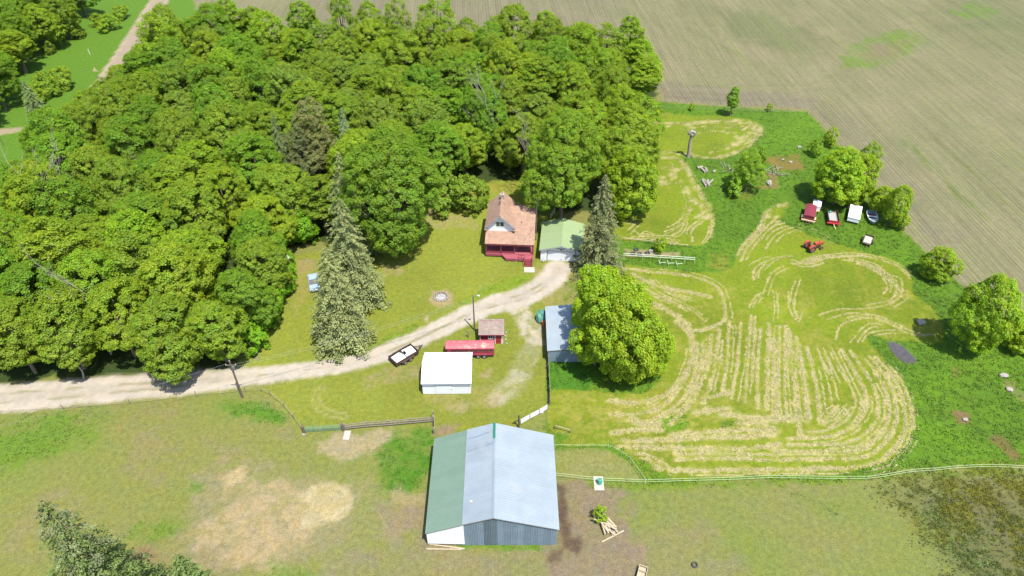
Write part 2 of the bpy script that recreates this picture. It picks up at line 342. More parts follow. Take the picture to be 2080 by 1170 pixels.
for P, w in W_ROWS:              # each raked row, with the thin wisps that lie beside it
    Q = GP(smooth_pts(P, 5)); ROW_W.append((Q, w*.8))
    for _ in range(0 if w >= .65 else 1 if w > .4 else 2 if w > .2 else 1):
        a = _rr.uniform(.45, 1.0)*_rr.choice((-1, 1)) + 0; n = len(Q); i0 = _rr.randint(0, n//3); i1 = n - _rr.randint(0, n//3); T = []
        for i in range(i0, i1):
            p, q = Q[max(i-1, 0)], Q[min(i+1, n-1)]; L = math.hypot(q[0]-p[0], q[1]-p[1]) + 1e-6; k = a + _rr.uniform(-.12, .12)
            T.append((Q[i][0] - (q[1]-p[1])/L*k, Q[i][1] + (q[0]-p[0])/L*k))
        if len(T) > 2: ROW_W.append((T, _rr.uniform(.10, .17)))

# flat patches: photo outline, tone in sunlight, edge softness (m), edge raggedness (m), strength, blotchiness 0..1
PATCH = []
def patch(P, tone, soft=1.0, rag=1.5, op=1.0, blot=0.0, bsc=.6): PATCH.append((GP(P), alb(*tone), soft, rag, op, blot, bsc))
STRAW = (228,208,160); BARE = (196,182,152); LUSHT = (112,170,44)
patch([(-300,850),(0,848),(190,828),(240,840),(200,870),(110,920),(0,960),(-300,1000)], (128,178,52), 3, 3, .75, .5, .25)
patch([(440,822),(520,812),(572,838),(585,852),(540,862),(470,848)], (112,172,48), 1.5, 1.5, .9, .3)
patch([(765,930),(780,885),(878,872),(876,900),(866,990),(800,1018),(770,995)], (104,166,40), 1.5, 2, .95, .3)
patch([(640,896),(700,882),(790,874),(800,886),(768,910),(722,938),(690,934),(650,915)], (214,198,160), 1.2, 1.5, .9, .3)
patch([(400,960),(470,930),(600,960),(720,950),(800,1010),(866,1010),(868,1085),(760,1130),(560,1180),(380,1150),(340,1080)], (190,178,142), 4, 4, .7, .6, .3)
patch([(455,950),(490,944),(520,975),(580,990),(612,1020),(640,1080),(585,1120),(555,1165),(500,1150),(440,1110),(372,1100),(400,1055),(460,1030),(470,990)], (224,202,160), 1.6, 2.2, .9, .5, .9)
patch([(612,1000),(660,975),(708,985),(712,1030),(690,1052),(650,1075),(622,1065)], (240,222,174), 1.2, 1.5, .95, .3, .9)
patch([(470,950),(500,955),(500,990),(470,985)], (232,212,160), 1, 1.5, .9, .3)
patch([(760,1010),(862,1030),(862,1090),(780,1085)], (186,168,140), 2, 2, .8, .3, .5)
patch([(785,995),(862,1005),(862,1020),(800,1025)], (206,190,140), 1, 1.5, .8, .4)
patch([(270,1090),(330,1040),(420,1050),(380,1075),(320,1100)], (130,176,52), 1.5, 2, .7, .5)
patch([(520,1180),(560,1140),(640,1160),(620,1200)], (130,176,52), 2, 2, .7, .5)
patch([(390,980),(420,985),(410,1000),(380,1000)], (120,176,50), 1, 1, .6, .3)
patch([(250,1120),(310,1110),(330,1200),(250,1200)], (176,150,118), 1.5, 1, .8, .2)
patch([(720,1120),(860,1090),(1150,1110),(1290,1120),(1330,1200),(860,1300),(640,1230)], (178,166,138), 3, 3, .65, .5, .4)
patch([(930,1100),(1010,1104),(1130,1110),(1140,1085),(1138,1120),(1000,1116),(930,1112)], (120,178,40), .4, .5, .9, .3)
patch([(1128,1075),(1140,1075),(1136,1116),(1128,1116)], (126,176,48), .3, .3, .9, .1)
# right pasture
patch([(1120,925),(1230,918),(1275,945),(1300,975),(1140,968)], (186,184,120), 2, 2, .8, .5)
patch([(1132,968),(1205,984),(1262,990),(1275,1040),(1300,1120),(1320,1220),(1100,1220),(1110,1130)], (178,160,136), 1.6, 2, .95, .25, .5)
patch([(1190,972),(1320,980),(1500,976),(1840,958),(2080,949),(2300,955),(2080,962),(1840,972),(1500,990),(1300,994),(1200,988)], (140,176,52), 1, 1, .9, .3)
patch([(1600,1000),(1700,1020),(1680,1060),(1620,1040)], (140,172,76), 2, 3, .35, .6)
patch([(1300,1080),(1420,1060),(1520,1130),(1480,1200),(1300,1200)], (180,164,134), 3, 3, .5, .6, .4)
# yard wear
patch([(862,798),(1040,770),(1052,790),(1020,830),(930,836),(850,822)], (196,190,120), 1.5, 2, .6, .7, .5)
patch([(980,815),(1020,800),(1030,825),(990,832)], (214,196,156), 1, 1.5, .8, .5)
patch([(880,828),(950,820),(945,840),(890,838)], (208,192,140), 1, 1.5, .7, .6)
patch([(965,762),(1000,750),(995,765),(970,775)], (204,188,146), .8, 1, .8, .4)
patch([(745,768),(790,748),(850,740),(858,765),(800,780),(750,785)], (198,184,134), 1.2, 1.5, .7, .6, .6)
patch([(885,865),(930,862),(920,880),(885,882)], (186,166,134), .8, .8, .9, .2)
patch([(1085,545),(1180,530),(1190,600),(1150,640),(1120,650),(1085,600)], (198,186,120), 1, 1.5, .7, .5)
patch([(1095,640),(1112,640),(1114,720),(1098,700)], (186,172,128), .8, 1, .7, .4)
# lawn wear
patch([(590,525),(640,522),(628,600),(600,640),(585,600)], (202,190,116), 1.2, 1.2, .6, .5)
patch([(605,523),(645,523),(640,548),(610,550)], (200,180,140), .8, 1, .6, .3)
patch([(770,540),(820,530),(815,556),(780,560)], (204,190,136), 1, 1.2, .7, .5)
patch([(875,432),(960,440),(970,462),(900,470),(870,455)], (204,192,136), 1.2, 1.5, .7, .6)
patch([(870,398),(890,402),(890,432),(870,436)], (188,160,130), .6, .8, .8, .2)
patch([(960,378),(1070,368),(1085,384),(1000,392)], (196,190,90), 1, 1, .6, .4)
patch([(862,640),(872,642),(870,657),(863,655)], (220,206,168), .3, .3, .9, .1)
patch([(690,725),(800,680),(855,655),(850,668),(760,708),(690,735)], (140,178,54), .8, .8, .6, .4)
patch([(1000,575),(1080,556),(1070,585),(1000,600),(940,622),(930,612)], (150,190,44), 1, 1, .6, .3)
patch([(868,612),(880,592),(905,588),(922,600),(920,618),(890,624)], (214,194,152), .9, .5, .95, .1)
# tall grass area details
patch([(1545,320),(1620,315),(1630,345),(1585,350)], (178,146,92), .8, 1, .8, .4)
patch([(1545,350),(1580,350),(1580,385),(1545,380)], (176,148,106), .7, .7, .85, .3)
patch([(1500,385),(1545,380),(1520,405),(1495,400)], (150,150,70), .8, 1, .6, .5)
patch([(1650,395),(1740,415),(1745,428),(1668,412)], (120,110,86), .8, .6, .8, .2)
patch([(1268,505),(1320,510),(1380,514),(1375,520),(1270,522)], (206,190,152), .5, .6, .95, .3)
patch([(1440,515),(1485,510),(1480,550),(1440,545)], (178,176,80), 1, 1.5, .6, .5)
patch([(1635,640),(1660,640),(1655,660),(1635,658)], (170,190,60), .8, .8, .4, .3)
patch([(1880,840),(1960,780),(2000,860),(2060,900),(2000,920),(1930,870)], (104,140,52), 3, 3, .5, .6, .4)
patch([(1940,838),(1975,835),(1972,862),(1948,860)], (168,140,100), .7, .9, .9, .3)
patch([(2012,890),(2030,885),(2060,910),(2085,935),(2060,938),(2030,915)], (160,132,92), .7, .9, .9, .3)
patch([(1935,745),(1950,750),(1945,770),(1930,765)], (160,138,90), .7, .9, .6, .3)
patch([(2035,760),(2060,780),(2090,815),(2070,815),(2045,795)], (190,176,130), .6, 1, .7, .5)
patch([(1330,845),(1360,830),(1402,825),(1400,860),(1390,876),(1355,874)], (128,186,36), .8, .8, .95, .1)
patch([(1465,858),(1500,855),(1508,866),(1470,868)], (98,150,44), .5, .5, .9, .2)
patch([(1110,728),(1170,728),(1200,770),(1195,794),(1112,792)], (100,164,44), .6, .6, 1, .2)
patch([(1116,795),(1330,800),(1300,830),(1116,850)], (172,188,62), 1.5, 1.5, .7, .4)
patch([(1112,880),(1155,876),(1160,895),(1130,900)], (108,168,44), .6, .6, .9, .2)
patch([(1130,908),(1235,910),(1290,945),(1315,976),(1370,972),(1300,930),(1235,902)], (126,176,48), .6, .8, .9, .3)
patch([(1255,560),(1320,555),(1325,572),(1260,570)], (140,180,56), .6, .8, .6, .4)
# crop field tones
patch([(1705,130),(1725,95),(1790,70),(1850,58),(1880,70),(1875,95),(1830,120),(1770,138),(1720,142)], (140,176,62), 5, 4, .75, .5, .15)
patch([(1765,95),(1800,85),(1810,108),(1785,112)], (176,160,132), 2, 2, .9, .2)
patch([(1740,110),(1840,80),(1830,110),(1760,130)], (172,162,118), 3, 3, .6, .3, .2)
patch([(1940,25),(1975,8),(2020,20),(2010,36),(1960,36)], (136,184,50), 4, 4, .8, .4, .15)
patch([(1850,60),(2080,120),(2200,40),(1950,-30),(1880,20)], (140,150,100), 12, 8, .6, .4, .06)
patch([(1400,0),(1560,30),(1700,80),(1640,130),(1540,90),(1380,40)], (146,152,104), 12, 8, .55, .5, .06)
patch([(1345,165),(1560,190),(1650,200),(1680,250),(1640,224),(1500,215),(1345,205)], (172,158,140), 3, 2, .7, .2, .2)
patch([(1680,230),(1740,240),(1950,480),(1900,500),(1740,330)], (168,158,136), 5, 4, .6, .4, .1)
patch([(600,-60),(1250,-60),(1250,60),(600,60)], (172,160,138), 15, 6, .6, .4, .1)

MANURE_P = GP([(1126,980),(1148,985),(1152,1040),(1160,1092),(1180,1098),(1184,1112),(1172,1124),(1150,1120),(1140,1142),(1118,1148),(1112,1140),(1120,1124),(1140,1110),(1134,1050)])
MARSH_P = GP([(1790,992),(1850,976),(1950,967),(2090,965),(2400,960),(2400,1350),(1900,1300),(1930,1170),(1900,1110),(1870,1060),(1830,1020)])
POND_P = GP(smooth_pts([(1803,696),(1822,698),(1846,714),(1862,732),(1852,738),(1830,734),(1812,716)],4,True))
SIDE_P = GP([(-260,280),(0,262),(48,258),(46,266),(0,275),(-260,300)])
C_PAST, C_LAWN, C_YARD = alb(168,176,98), alb(174,187,76), alb(170,182,76)
C_MOWN, C_LUSH, C_CROP, C_DRIVE, C_ROAD = alb(154,178,42), alb(122,168,44), alb(186,176,138), alb(252,240,220), alb(216,196,172)
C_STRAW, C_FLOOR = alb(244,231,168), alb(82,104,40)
CROP_LINES = [(GP(P), w, alb(*t), o) for P, w, t, o in [
    ([(1838,285),(1910,355),(2075,520),(2200,640)],.35,(128,152,72),.85), ([(1830,287),(1902,358),(2066,524),(2190,645)],.22,(140,156,84),.6), ([(1890,278),(1965,340),(2085,450)],.5,(146,156,86),.5),
    ([(1400,60),(1520,120),(1600,170)],.9,(150,158,104),.4), ([(1300,30),(1440,110),(1530,175)],.6,(150,158,104),.35), ([(1350,196),(1480,204),(1580,203),(1660,206),(1690,215)],.8,(156,146,128),.5),
    ([(1352,188),(1490,194),(1600,190),(1680,180)],.5,(158,150,128),.5), ([(1360,180),(1480,184),(1590,178)],.5,(190,182,150),.4), ([(1350,172),(1500,176),(1640,172),(1700,150)],.6,(156,160,108),.45), ([(1640,224),(1700,285),(1780,360)],.9,(158,150,130),.5), ([(1650,215),(1715,275),(1800,355),(1870,430)],.7,(150,152,110),.45)]]
CATS = ['ground', 'crop_field', 'dirt_road', 'driveway', 'hay_meadow', 'lawn', 'marsh', 'pond', 'tall_grass_ground', 'woodland_floor']
def field(x, y, fine=True):
    n1 = fbm(x*.45, y*.45, 1)-.5; n2 = fbm(x*1.6, y*1.6, 5, 3)-.5; n3 = fbm(x*.12, y*.12, 9, 3)-.5
    n4 = vnoise(x*3.1, y*3.1, 12)-.5
    col = np.repeat(C_PAST[None], len(x), 0); cat = np.zeros(len(x), int); lush = np.zeros(len(x))
    def lay(w, c, ci=None, lu=None):
        nonlocal col, lush
        w1 = w[:, None]; col = col*(1-w1) + (c if c.ndim == 2 else c[None])*w1
        if ci is not None: cat[w > .5] = ci
        if lu is not None: lush = lush*(1-w) + lu*w
    def pw(P, soft, rag): return sstep(-soft/2, soft/2, poly_sd(x, y, P) + rag*n1*2 + rag*.6*n2)
    far = np.clip(n3*1.6+.5, 0, 1)[:, None]
    lay(np.ones(len(x)), alb(176,174,106)*far + alb(164,178,92)*(1-far))
    lay(np.clip(sstep(.05, .4, n1+n3)*.6, 0, 1), alb(184,172,128))
    # everything far to the west of the woodland is rank grass
    lay(sstep(100, 112, y)*sstep(-60, -66, x), alb(124,172,56), 0, .6)
    lay(pw(PAST_R, 2, 1), alb(172,174,108)*far + alb(160,176,92)*(1-far), 0, 0)
    lay(pw(LUSH_P, 1.0, 1), C_LUSH*(1+.5*n3[:, None]), 8, 1)
    lay(pw(YARD_P, 2.0, .8), C_YARD*(1+.3*n3[:, None]), 5, 0); lay(pw(LAWN_P, 1.2, .6), C_LAWN*(1+.3*n3[:, None]), 5, 0)
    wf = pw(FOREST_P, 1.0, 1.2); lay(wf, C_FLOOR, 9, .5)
    wc = pw(CROP_P, .8, .7)
    lay(wc, (C_CROP*far + alb(170,168,126)*(1-far)), 1, 0)
    for Mx in (M1, M2, M3):
        w = pw(Mx, .5, .5)
        lay(w, C_MOWN*(1 + .5*n3[:, None] + .15*n1[:, None]), 4, 0)
    mown = cat == 4
    for P, c, soft, rag, op, bl, bs in PATCH:
        xs = [p[0] for p in P]; ys = [p[1] for p in P]; mg = soft + rag*2
        k = (x > min(xs)-mg) & (x < max(xs)+mg) & (y > min(ys)-mg) & (y < max(ys)+mg)
        if not k.any(): continue
        xx, yy = x[k], y[k]
        w = sstep(-soft/2, soft/2, poly_sd(xx, yy, P) + rag*n1[k]*2 + rag*.5*n2[k])*op
        if bl: w = w*(1-bl + bl*sstep(.38, .58, fbm(xx*bs, yy*bs, 21)))
        w1 = w[:, None]; col[k] = col[k]*(1-w1) + c[None]*w1
        g = c[1] > c[0]*1.35
        if g: lush[k] = lush[k]*(1-w) + .8*w
        else: lush[k] = lush[k]*(1-w)
    # straw: scattered, then raked into rows
    k = np.nonzero(mown)[0]
    if len(k):
        xx, yy = x[k], y[k]
        X3 = np.array(M3)
        sc = sstep(.50, .66, fbm(xx*.9, yy*.9, 31))*.34 + sstep(.48, .70, fbm(xx*.35, yy*.35, 33))*.30
        sc *= np.where(yy < 92, 1, .5)
        ex, ey = G(1330, 850); sc += .75*np.exp(-(((xx-ex)/15)**2+((yy-ey)/5.5)**2)) * sstep(.36, .6, fbm(xx*.8, yy*1.4, 35))
        ex, ey = G(1310, 620); sc += .6*np.exp(-(((xx-ex)/7)**2+((yy-ey)/9)**2)) * sstep(.38, .6, fbm(xx*1.0, yy*1.0, 36))
        best = np.zeros(len(k))
        for P, wd in ROW_W:
            a = np.array(P); mg = wd*3
            q = np.nonzero((xx > a[:,0].min()-mg) & (xx < a[:,0].max()+mg) & (yy > a[:,1].min()-mg) & (yy < a[:,1].max()+mg))[0]
            if not len(q): continue
            d = seg_dist(xx[q], yy[q], P, False) + n2[k][q]*wd*1.5 + n4[k][q]*wd*.8
            wide = .55 + .9*fbm(xx[q]*.5, yy[q]*.5, 41)
            best[q] = np.maximum(best[q], sstep(wd*1.25*wide, wd*.35*wide, d)*(.68+.32*sstep(.3, .5, fbm(xx[q]*.8, yy[q]*.8, 43))))
        ws = np.clip(np.maximum(best, sc), 0, 1)[:, None]*.95
        sh = alb(200,196,100)*(1-best[:, None]) + C_STRAW*best[:, None]
        col[k] = col[k]*(1-ws) + sh*(1+.25*n4[k][:, None])*ws
    # tracks and earth
    dr = np.full(len(x), -9.0)
    for i in range(len(DRIVE_C)-1):
        a, b = DRIVE_C[i], DRIVE_C[i+1]; dx, dy = b[0]-a[0], b[1]-a[1]; L = dx*dx+dy*dy
        t = np.clip(((x-a[0])*dx+(y-a[1])*dy)/L, 0, 1)
        dr = np.maximum(dr, (DRIVE_W[i]*(1-t)+DRIVE_W[i+1]*t) - np.hypot(x-a[0]-t*dx, y-a[1]-t*dy))
    core = sstep(-.2, .9, dr + n1*.9 + n2*.5)
    rut = np.abs(np.abs(dr-1.35)-0.0)
    lay(core, C_DRIVE*(1 - .10*sstep(1.5, 2.4, dr)[:, None] + .25*n1[:, None] + .12*n2[:, None]), 3, 0)
    mid = sstep(.35, .1, np.abs(dr-2.15))*sstep(.46, .62, fbm(x*.3, y*.3, 51))*core*.6
    lay(mid, alb(178,176,112))
    db = 1.9 - seg_dist(x, y, BRANCH_C, False)
    st = sstep(-.3, .9, db + n1*1.8)*(.35+.65*sstep(.42, .56, fbm(x*.4, y*.4, 55)))*np.clip(1-.4*sstep(80, 74, y), 0, 1)
    lay(st*.9, C_DRIVE*.97, 3 if False else None, 0)
    lay(pw(GP([(1040,615),(1062,628),(1078,630),(1066,640),(1050,632)]), .6, .8)*.0, C_LAWN)
    rd = 3.1 - seg_dist(x, y, ROAD_C, False)
    lay(sstep(-.3, .5, rd + n1*.8), C_ROAD*(1+.2*n1[:, None]) * (1 + .22*sstep(1.3, .4, rd)[:, None]), 2, 0)
    lay(pw(SIDE_P, .8, .5), alb(214,196,160), 2, 0)
    lay(pw(MANURE_P, 1.1, .7)*(.75+.25*sstep(-.1, .1, n2+n4*.5)), alb(122,103,88)*(1+.5*n2[:, None]+.3*n4[:, None]), 0, 0)
    wm = pw(MARSH_P, 5.5, 3.0)
    blot = sstep(-.08, .10, n1 + .8*n2 + .35*n4)[:, None]; yel = sstep(-.1, .15, n3+n1*.5)[:, None]
    mc = alb(98,90,76)*(1-blot) + (alb(158,154,52)*yel + alb(150,170,92)*(1-yel))*blot
    lay(wm*(.45+.55*sstep(-.15, .15, n1+n2+.4*n4)), mc, 6, 0)
    lay(pw(POND_P, .35, .25), alb(122,112,108)*(1+.3*n1[:, None]), 7, 0)
    # wheel lines in the crop and on the headland
    for P, wd, tone, op in CROP_LINES:
        a = np.array(P); mg = 2
        k = np.nonzero((x > a[:, 0].min()-mg) & (x < a[:, 0].max()+mg) & (y > a[:, 1].min()-mg) & (y < a[:, 1].max()+mg) & (cat == 1))[0]
        if len(k):
            w1 = (sstep(wd*1.6, wd*.4, seg_dist(x[k], y[k], P, False) + n2[k]*.3)*op*(.4+.6*sstep(.35, .6, fbm(x[k]*.15, y[k]*.15, 91))))[:, None]; col[k] = col[k]*(1-w1) + tone[None]*w1
    # tyre curl on the yard grass
    tr = GP(smooth_pts([(652,790),(641,808),(650,828),(672,840),(698,845)], 5))
    dd = seg_dist(x, y, tr, False); lay(sstep(.28, .1, np.abs(dd-.45)+n2*.15)*.55, alb(216,208,142))
    return np.clip(col, .008, .75), cat, lush, mown

def build_ground():
    blocks = []
    def grid(x0, x1, y0, y1, s):
        nx = int(round((x1-x0)/s)); ny = int(round((y1-y0)/s))
        X, Y = np.meshgrid(np.linspace(x0, x1, nx+1), np.linspace(y0, y1, ny+1)); V = np.stack([X.ravel(), Y.ravel()], 1)
        i = np.arange(nx)[None, :] + np.arange(ny)[:, None]*(nx+1); i = i.ravel()
        return V, np.stack([i, i+1, i+nx+2, i+nx+1], 1)
    specs = [(-84, 0, 36, 72, .36), (-84, -42, 72, 112, .6), (-42, 0, 72, 112, .32), (0, 84, 36, 112, .25), (-156, 204, 112, 256, .8)]
    specs += [(-900, 1020, 256, 1456, 24), (-900, 1020, -420, 36, 24), (-900, -156, 36, 256, 24), (204, 1020, 36, 256, 24), (-156, -84, 36, 112, 4), (84, 204, 36, 112, 4)]
    Vs, Fs, Cs = [], [], []; off = 0
    for s in specs:
        V, F = grid(*s); Vs.append(V); Fs.append(F+off); off += len(V)
    V = np.concatenate(Vs); F = np.concatenate(Fs)
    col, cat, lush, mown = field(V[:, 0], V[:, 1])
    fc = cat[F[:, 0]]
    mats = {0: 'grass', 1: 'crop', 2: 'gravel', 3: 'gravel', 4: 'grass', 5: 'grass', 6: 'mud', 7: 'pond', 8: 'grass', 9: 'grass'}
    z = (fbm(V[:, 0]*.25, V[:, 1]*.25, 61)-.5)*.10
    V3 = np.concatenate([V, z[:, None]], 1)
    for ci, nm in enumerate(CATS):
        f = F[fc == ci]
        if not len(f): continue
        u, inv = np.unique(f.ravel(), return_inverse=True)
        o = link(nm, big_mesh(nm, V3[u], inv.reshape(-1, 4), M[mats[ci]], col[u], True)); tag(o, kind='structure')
build_ground()

def quads(C, N, S, asp, rnd, tang=None):                # flat leaf-like quads: centres, normals, sizes
    n = len(C)
    if tang is None: tang = rnd.randn(n, 3)
    N = N/np.linalg.norm(N, axis=1, keepdims=True)
    T = tang - (tang*N).sum(1, keepdims=True)*N; T /= np.linalg.norm(T, axis=1, keepdims=True)+1e-9
    B = np.cross(N, T); s = S[:, None]*.5
    V = np.stack([C - T*s*asp, C + B*s*.8 - T*s*asp*.1, C + T*s*asp, C - B*s*.8 + T*s*asp*.1], 1).reshape(-1, 3)
    return V, np.arange(4*n).reshape(-1, 4)

# cover: rank grass, raked hay, marsh plants
def build_cover():
    R = np.random.RandomState(3)
    # tall grass: upright blades in small fans
    def blades(name, pts, col, h, spread, per, mat, w=.05, tilt=.55):
        n = len(pts)*per; C = np.repeat(pts, per, 0); cc = np.repeat(col, per, 0); H = np.repeat(h, per)
        a = R.uniform(0, 2*np.pi, n); rr = R.rand(n)**.5*spread
        C = np.concatenate([C + np.stack([np.cos(a)*rr, np.sin(a)*rr], 1), (R.rand(n)**.7*H)[:, None]], 1)
        N = R.randn(n, 3)*tilt + np.array([0, 0, 1.0]); V, F = quads(C, N, w*R.uniform(.6, 1.4, n), 1.9, R)
        cv = np.repeat(cc*(R.uniform(.72, 1.28, (n, 1))), 4, 0)
        o = link(name, big_mesh(name, V, F, mat, np.clip(cv, 0, .7))); tag(o, kind='stuff')
    # right-hand rank grass and weeds
    n = 150000; p = np.stack([R.uniform(-80, 110, n), R.uniform(40, 175, n)], 1)
    col, cat, lush, mown = field(p[:, 0], p[:, 1])
    dens = lush*np.clip(1.3-p[:, 1]/160, .25, 1)*(.35+.9*(fbm(p[:, 0]*.22, p[:, 1]*.22, 71)))
    k = (R.rand(n) < dens) & (cat != 9) & (lush > .25)
    big = fbm(p[:, 0]*.3, p[:, 1]*.3, 73)
    hh = np.where(p[:, 0] > 50, .5, np.where(p[:, 0] < 14, .18, .34))*(.55+1.0*big)
    blades('tall_grass', p[k], col[k]*(.95+.5*fbm(p[k, 0]*.35, p[k, 1]*.8, 75)[:, None])*np.where(fbm(p[k, 0]*.4, p[k, 1]*.4, 79)[:, None] > .58, np.array([[1.18, 1.0, 1.0]]), 1), hh[k]*.6, .34, 5, M['blade'], .125, .42)
    # raked hay
    cs, sz, up = [], [], []
    for P, wd in ROW_W:
        a = np.array(P); L = np.hypot(*(a[1:]-a[:-1]).T); tot = L.sum(); m = int(tot*wd*46)+6
        t = R.rand(m)*tot; cum = np.concatenate([[0], np.cumsum(L)]); i = np.clip(np.searchsorted(cum, t)-1, 0, len(L)-1)
        q = a[i] + (a[i+1]-a[i])*((t-cum[i])/L[i])[:, None]; q = q + R.randn(m, 2)*wd*.38
        keep = fbm(q[:, 0]*.8, q[:, 1]*.8, 43) > .31 + .1*R.rand(m)
        cs.append(q[keep]); sz.append(np.full(keep.sum(), wd))
    q = np.concatenate(cs); w = np.concatenate(sz); n = len(q)
    C = np.concatenate([q, (R.rand(n, 1)**1.5*.07*np.minimum(1, w/.4)[:, None]+.02)], 1)
    N = R.randn(n, 3)*.24 + np.array([0, 0, 1.0]); V, F = quads(C, N, .15*R.uniform(.6, 1.3, n), 2.0, R)
    cv = np.repeat(C_STRAW[None]*R.uniform(.85, 1.3, (n, 1))*np.where(R.rand(n, 1) < .2, np.array([[.82, .88, .6]]), 1), 4, 0)
    o = link('raked_hay', big_mesh('raked_hay', V, F, M['straw'], np.clip(cv, 0, .7))); tag(o, kind='stuff')
    # marsh plants
    n = 16000; lo = G(1780, 1000); p = np.stack([R.uniform(28, 75, n), R.uniform(38, 56, n)], 1)
    sd = poly_sd(p[:, 0], p[:, 1], MARSH_P); k = (sd + 5*(R.rand(n)-.6) > 0) & (fbm(p[:, 0]*.45, p[:, 1]*.45, 1)-.5 + .8*(fbm(p[:, 0]*1.6, p[:, 1]*1.6, 5, 3)-.5) > -.06)
    yl = fbm(p[k, 0]*.2, p[k, 1]*.2, 77)[:, None]
    blades('marsh_plants', p[k], (alb(160,156,46)*yl*1.3 + alb(112,138,62)*(1-yl))*.9, np.full(k.sum(), .16), .26, 8, M['blade'], .085)
    k2 = (sd > -4) & (R.rand(n) < .12*sstep(-4, 0, sd)) & ~k
    blades('sedge_tufts', p[k2], np.repeat(alb(74,88,66)[None], k2.sum(), 0), np.full(k2.sum(), .16), .10, 5, M['blade'], .075)
build_cover()

# ------------------------------------------------------------------ trees
def crown(name, seed, R0, H, base, nl, nclump, per, leaf, squash=1.0, cr=(.55, .95), mat='leaf', spread=.55):
    R = np.random.RandomState(seed); rn = lambda *a: R.uniform(*a)
    zc = (H + base)/2; lobes = []
    for i in range(nl):
        a = 2*np.pi*i/nl*2.4 + rn(-.5, .5); z = base + (H-base)*(.22+.6*(i+.5)/nl); env = math.sin(math.pi*min(1, max(.12, .18+.78*(z-base)/(H-base))))
        rr = R0*spread*env*rn(.5, 1.3); r = R0*rn(.32, .58)*(.65+.35*env)
        lobes.append((rr*math.cos(a), rr*math.sin(a), min(z, H-r*.8), r))
    r = R0*.45; lobes.append((rn(-.1, .1)*R0, rn(-.1, .1)*R0, H-r*.9, r))
    Lb = np.array(lobes); wt = Lb[:, 3]**2; wt /= wt.sum()
    n = nclump*5; k = R.choice(len(Lb), n, p=wt); d = R.randn(n, 3); d[:, 2] += .25; d /= np.linalg.norm(d, axis=1, keepdims=True)
    P = Lb[k, :3] + d*Lb[k, 3:4]*R.uniform(.78, 1.08, (n, 1))*np.array([1, 1, squash])
    D = np.linalg.norm((P[:, None]-Lb[None, :, :3])/np.array([1, 1, squash]), axis=2)/Lb[None, :, 3]
    D[np.arange(n), k] = 9
    ok = (D.min(1) > .86) & (P[:, 2] > base*.75); P = P[ok][:nclump]; d = d[ok][:nclump]; n = len(P)
    rad = R.uniform(*cr, n); out = P - np.array([0, 0, zc - (H-base)*.15]); out /= np.linalg.norm(out, axis=1, keepdims=True); ax = .6*out + .4*d + np.array([0, 0, .35]); ax /= np.linalg.norm(ax, axis=1, keepdims=True)
    q = R.randn(n, per, 3); q /= np.linalg.norm(q, axis=2, keepdims=True); q += ax[:, None]*.55; q /= np.linalg.norm(q, axis=2, keepdims=True)
    C = P[:, None] + q*(rad[:, None]*R.uniform(.55, 1.05, (n, per)))[:, :, None]*np.array([1, 1, .8])
    N = q*.7 + ax[:, None]*.45 + R.randn(n, per, 3)*.34 + np.array([0, 0, .55])
    V, F = quads(C.reshape(-1, 3), N.reshape(-1, 3), leaf*R.uniform(.65, 1.35, n*per), 1.1, R)
    tone = (R.uniform(.82, 1.18, (n, 1))*R.uniform(.8, 1.2, (n, per))).reshape(-1)
    hue = R.uniform(-1, 1, (n, 1)).repeat(per, 1).reshape(-1)
    col = np.stack([tone*(1+.10*hue), tone, tone*(1-.12*hue)], 1)
    return big_mesh(name, V, F, M[mat], np.repeat(col, 4, 0)), Lb
def trunk(name, seed, H, r, lobes, mat='bark', base=2.0):
    R = random.Random(seed); mb = MB(); pts = [(0, 0, -.15)]
    for i in range(1, 5): pts.append((R.uniform(-.12, .12)*i*.5, R.uniform(-.12, .12)*i*.5, H*.72*i/4))
    mb.path(pts, r, r*.4, 8)
    for x, y, z, q in lobes[::2]:
        z0 = max(base*.8, z*.45); t = z0/(H*.72); a = Vector((pts[-1][0]*t, pts[-1][1]*t, z0)); e = Vector((x, y, z)); m = (a+e)/2 + Vector((R.uniform(-.3, .3), R.uniform(-.3, .3), .3))
        mb.path([a, m, e], r*.42, r*.14, 6)
    return mb.mesh(name, M[mat])
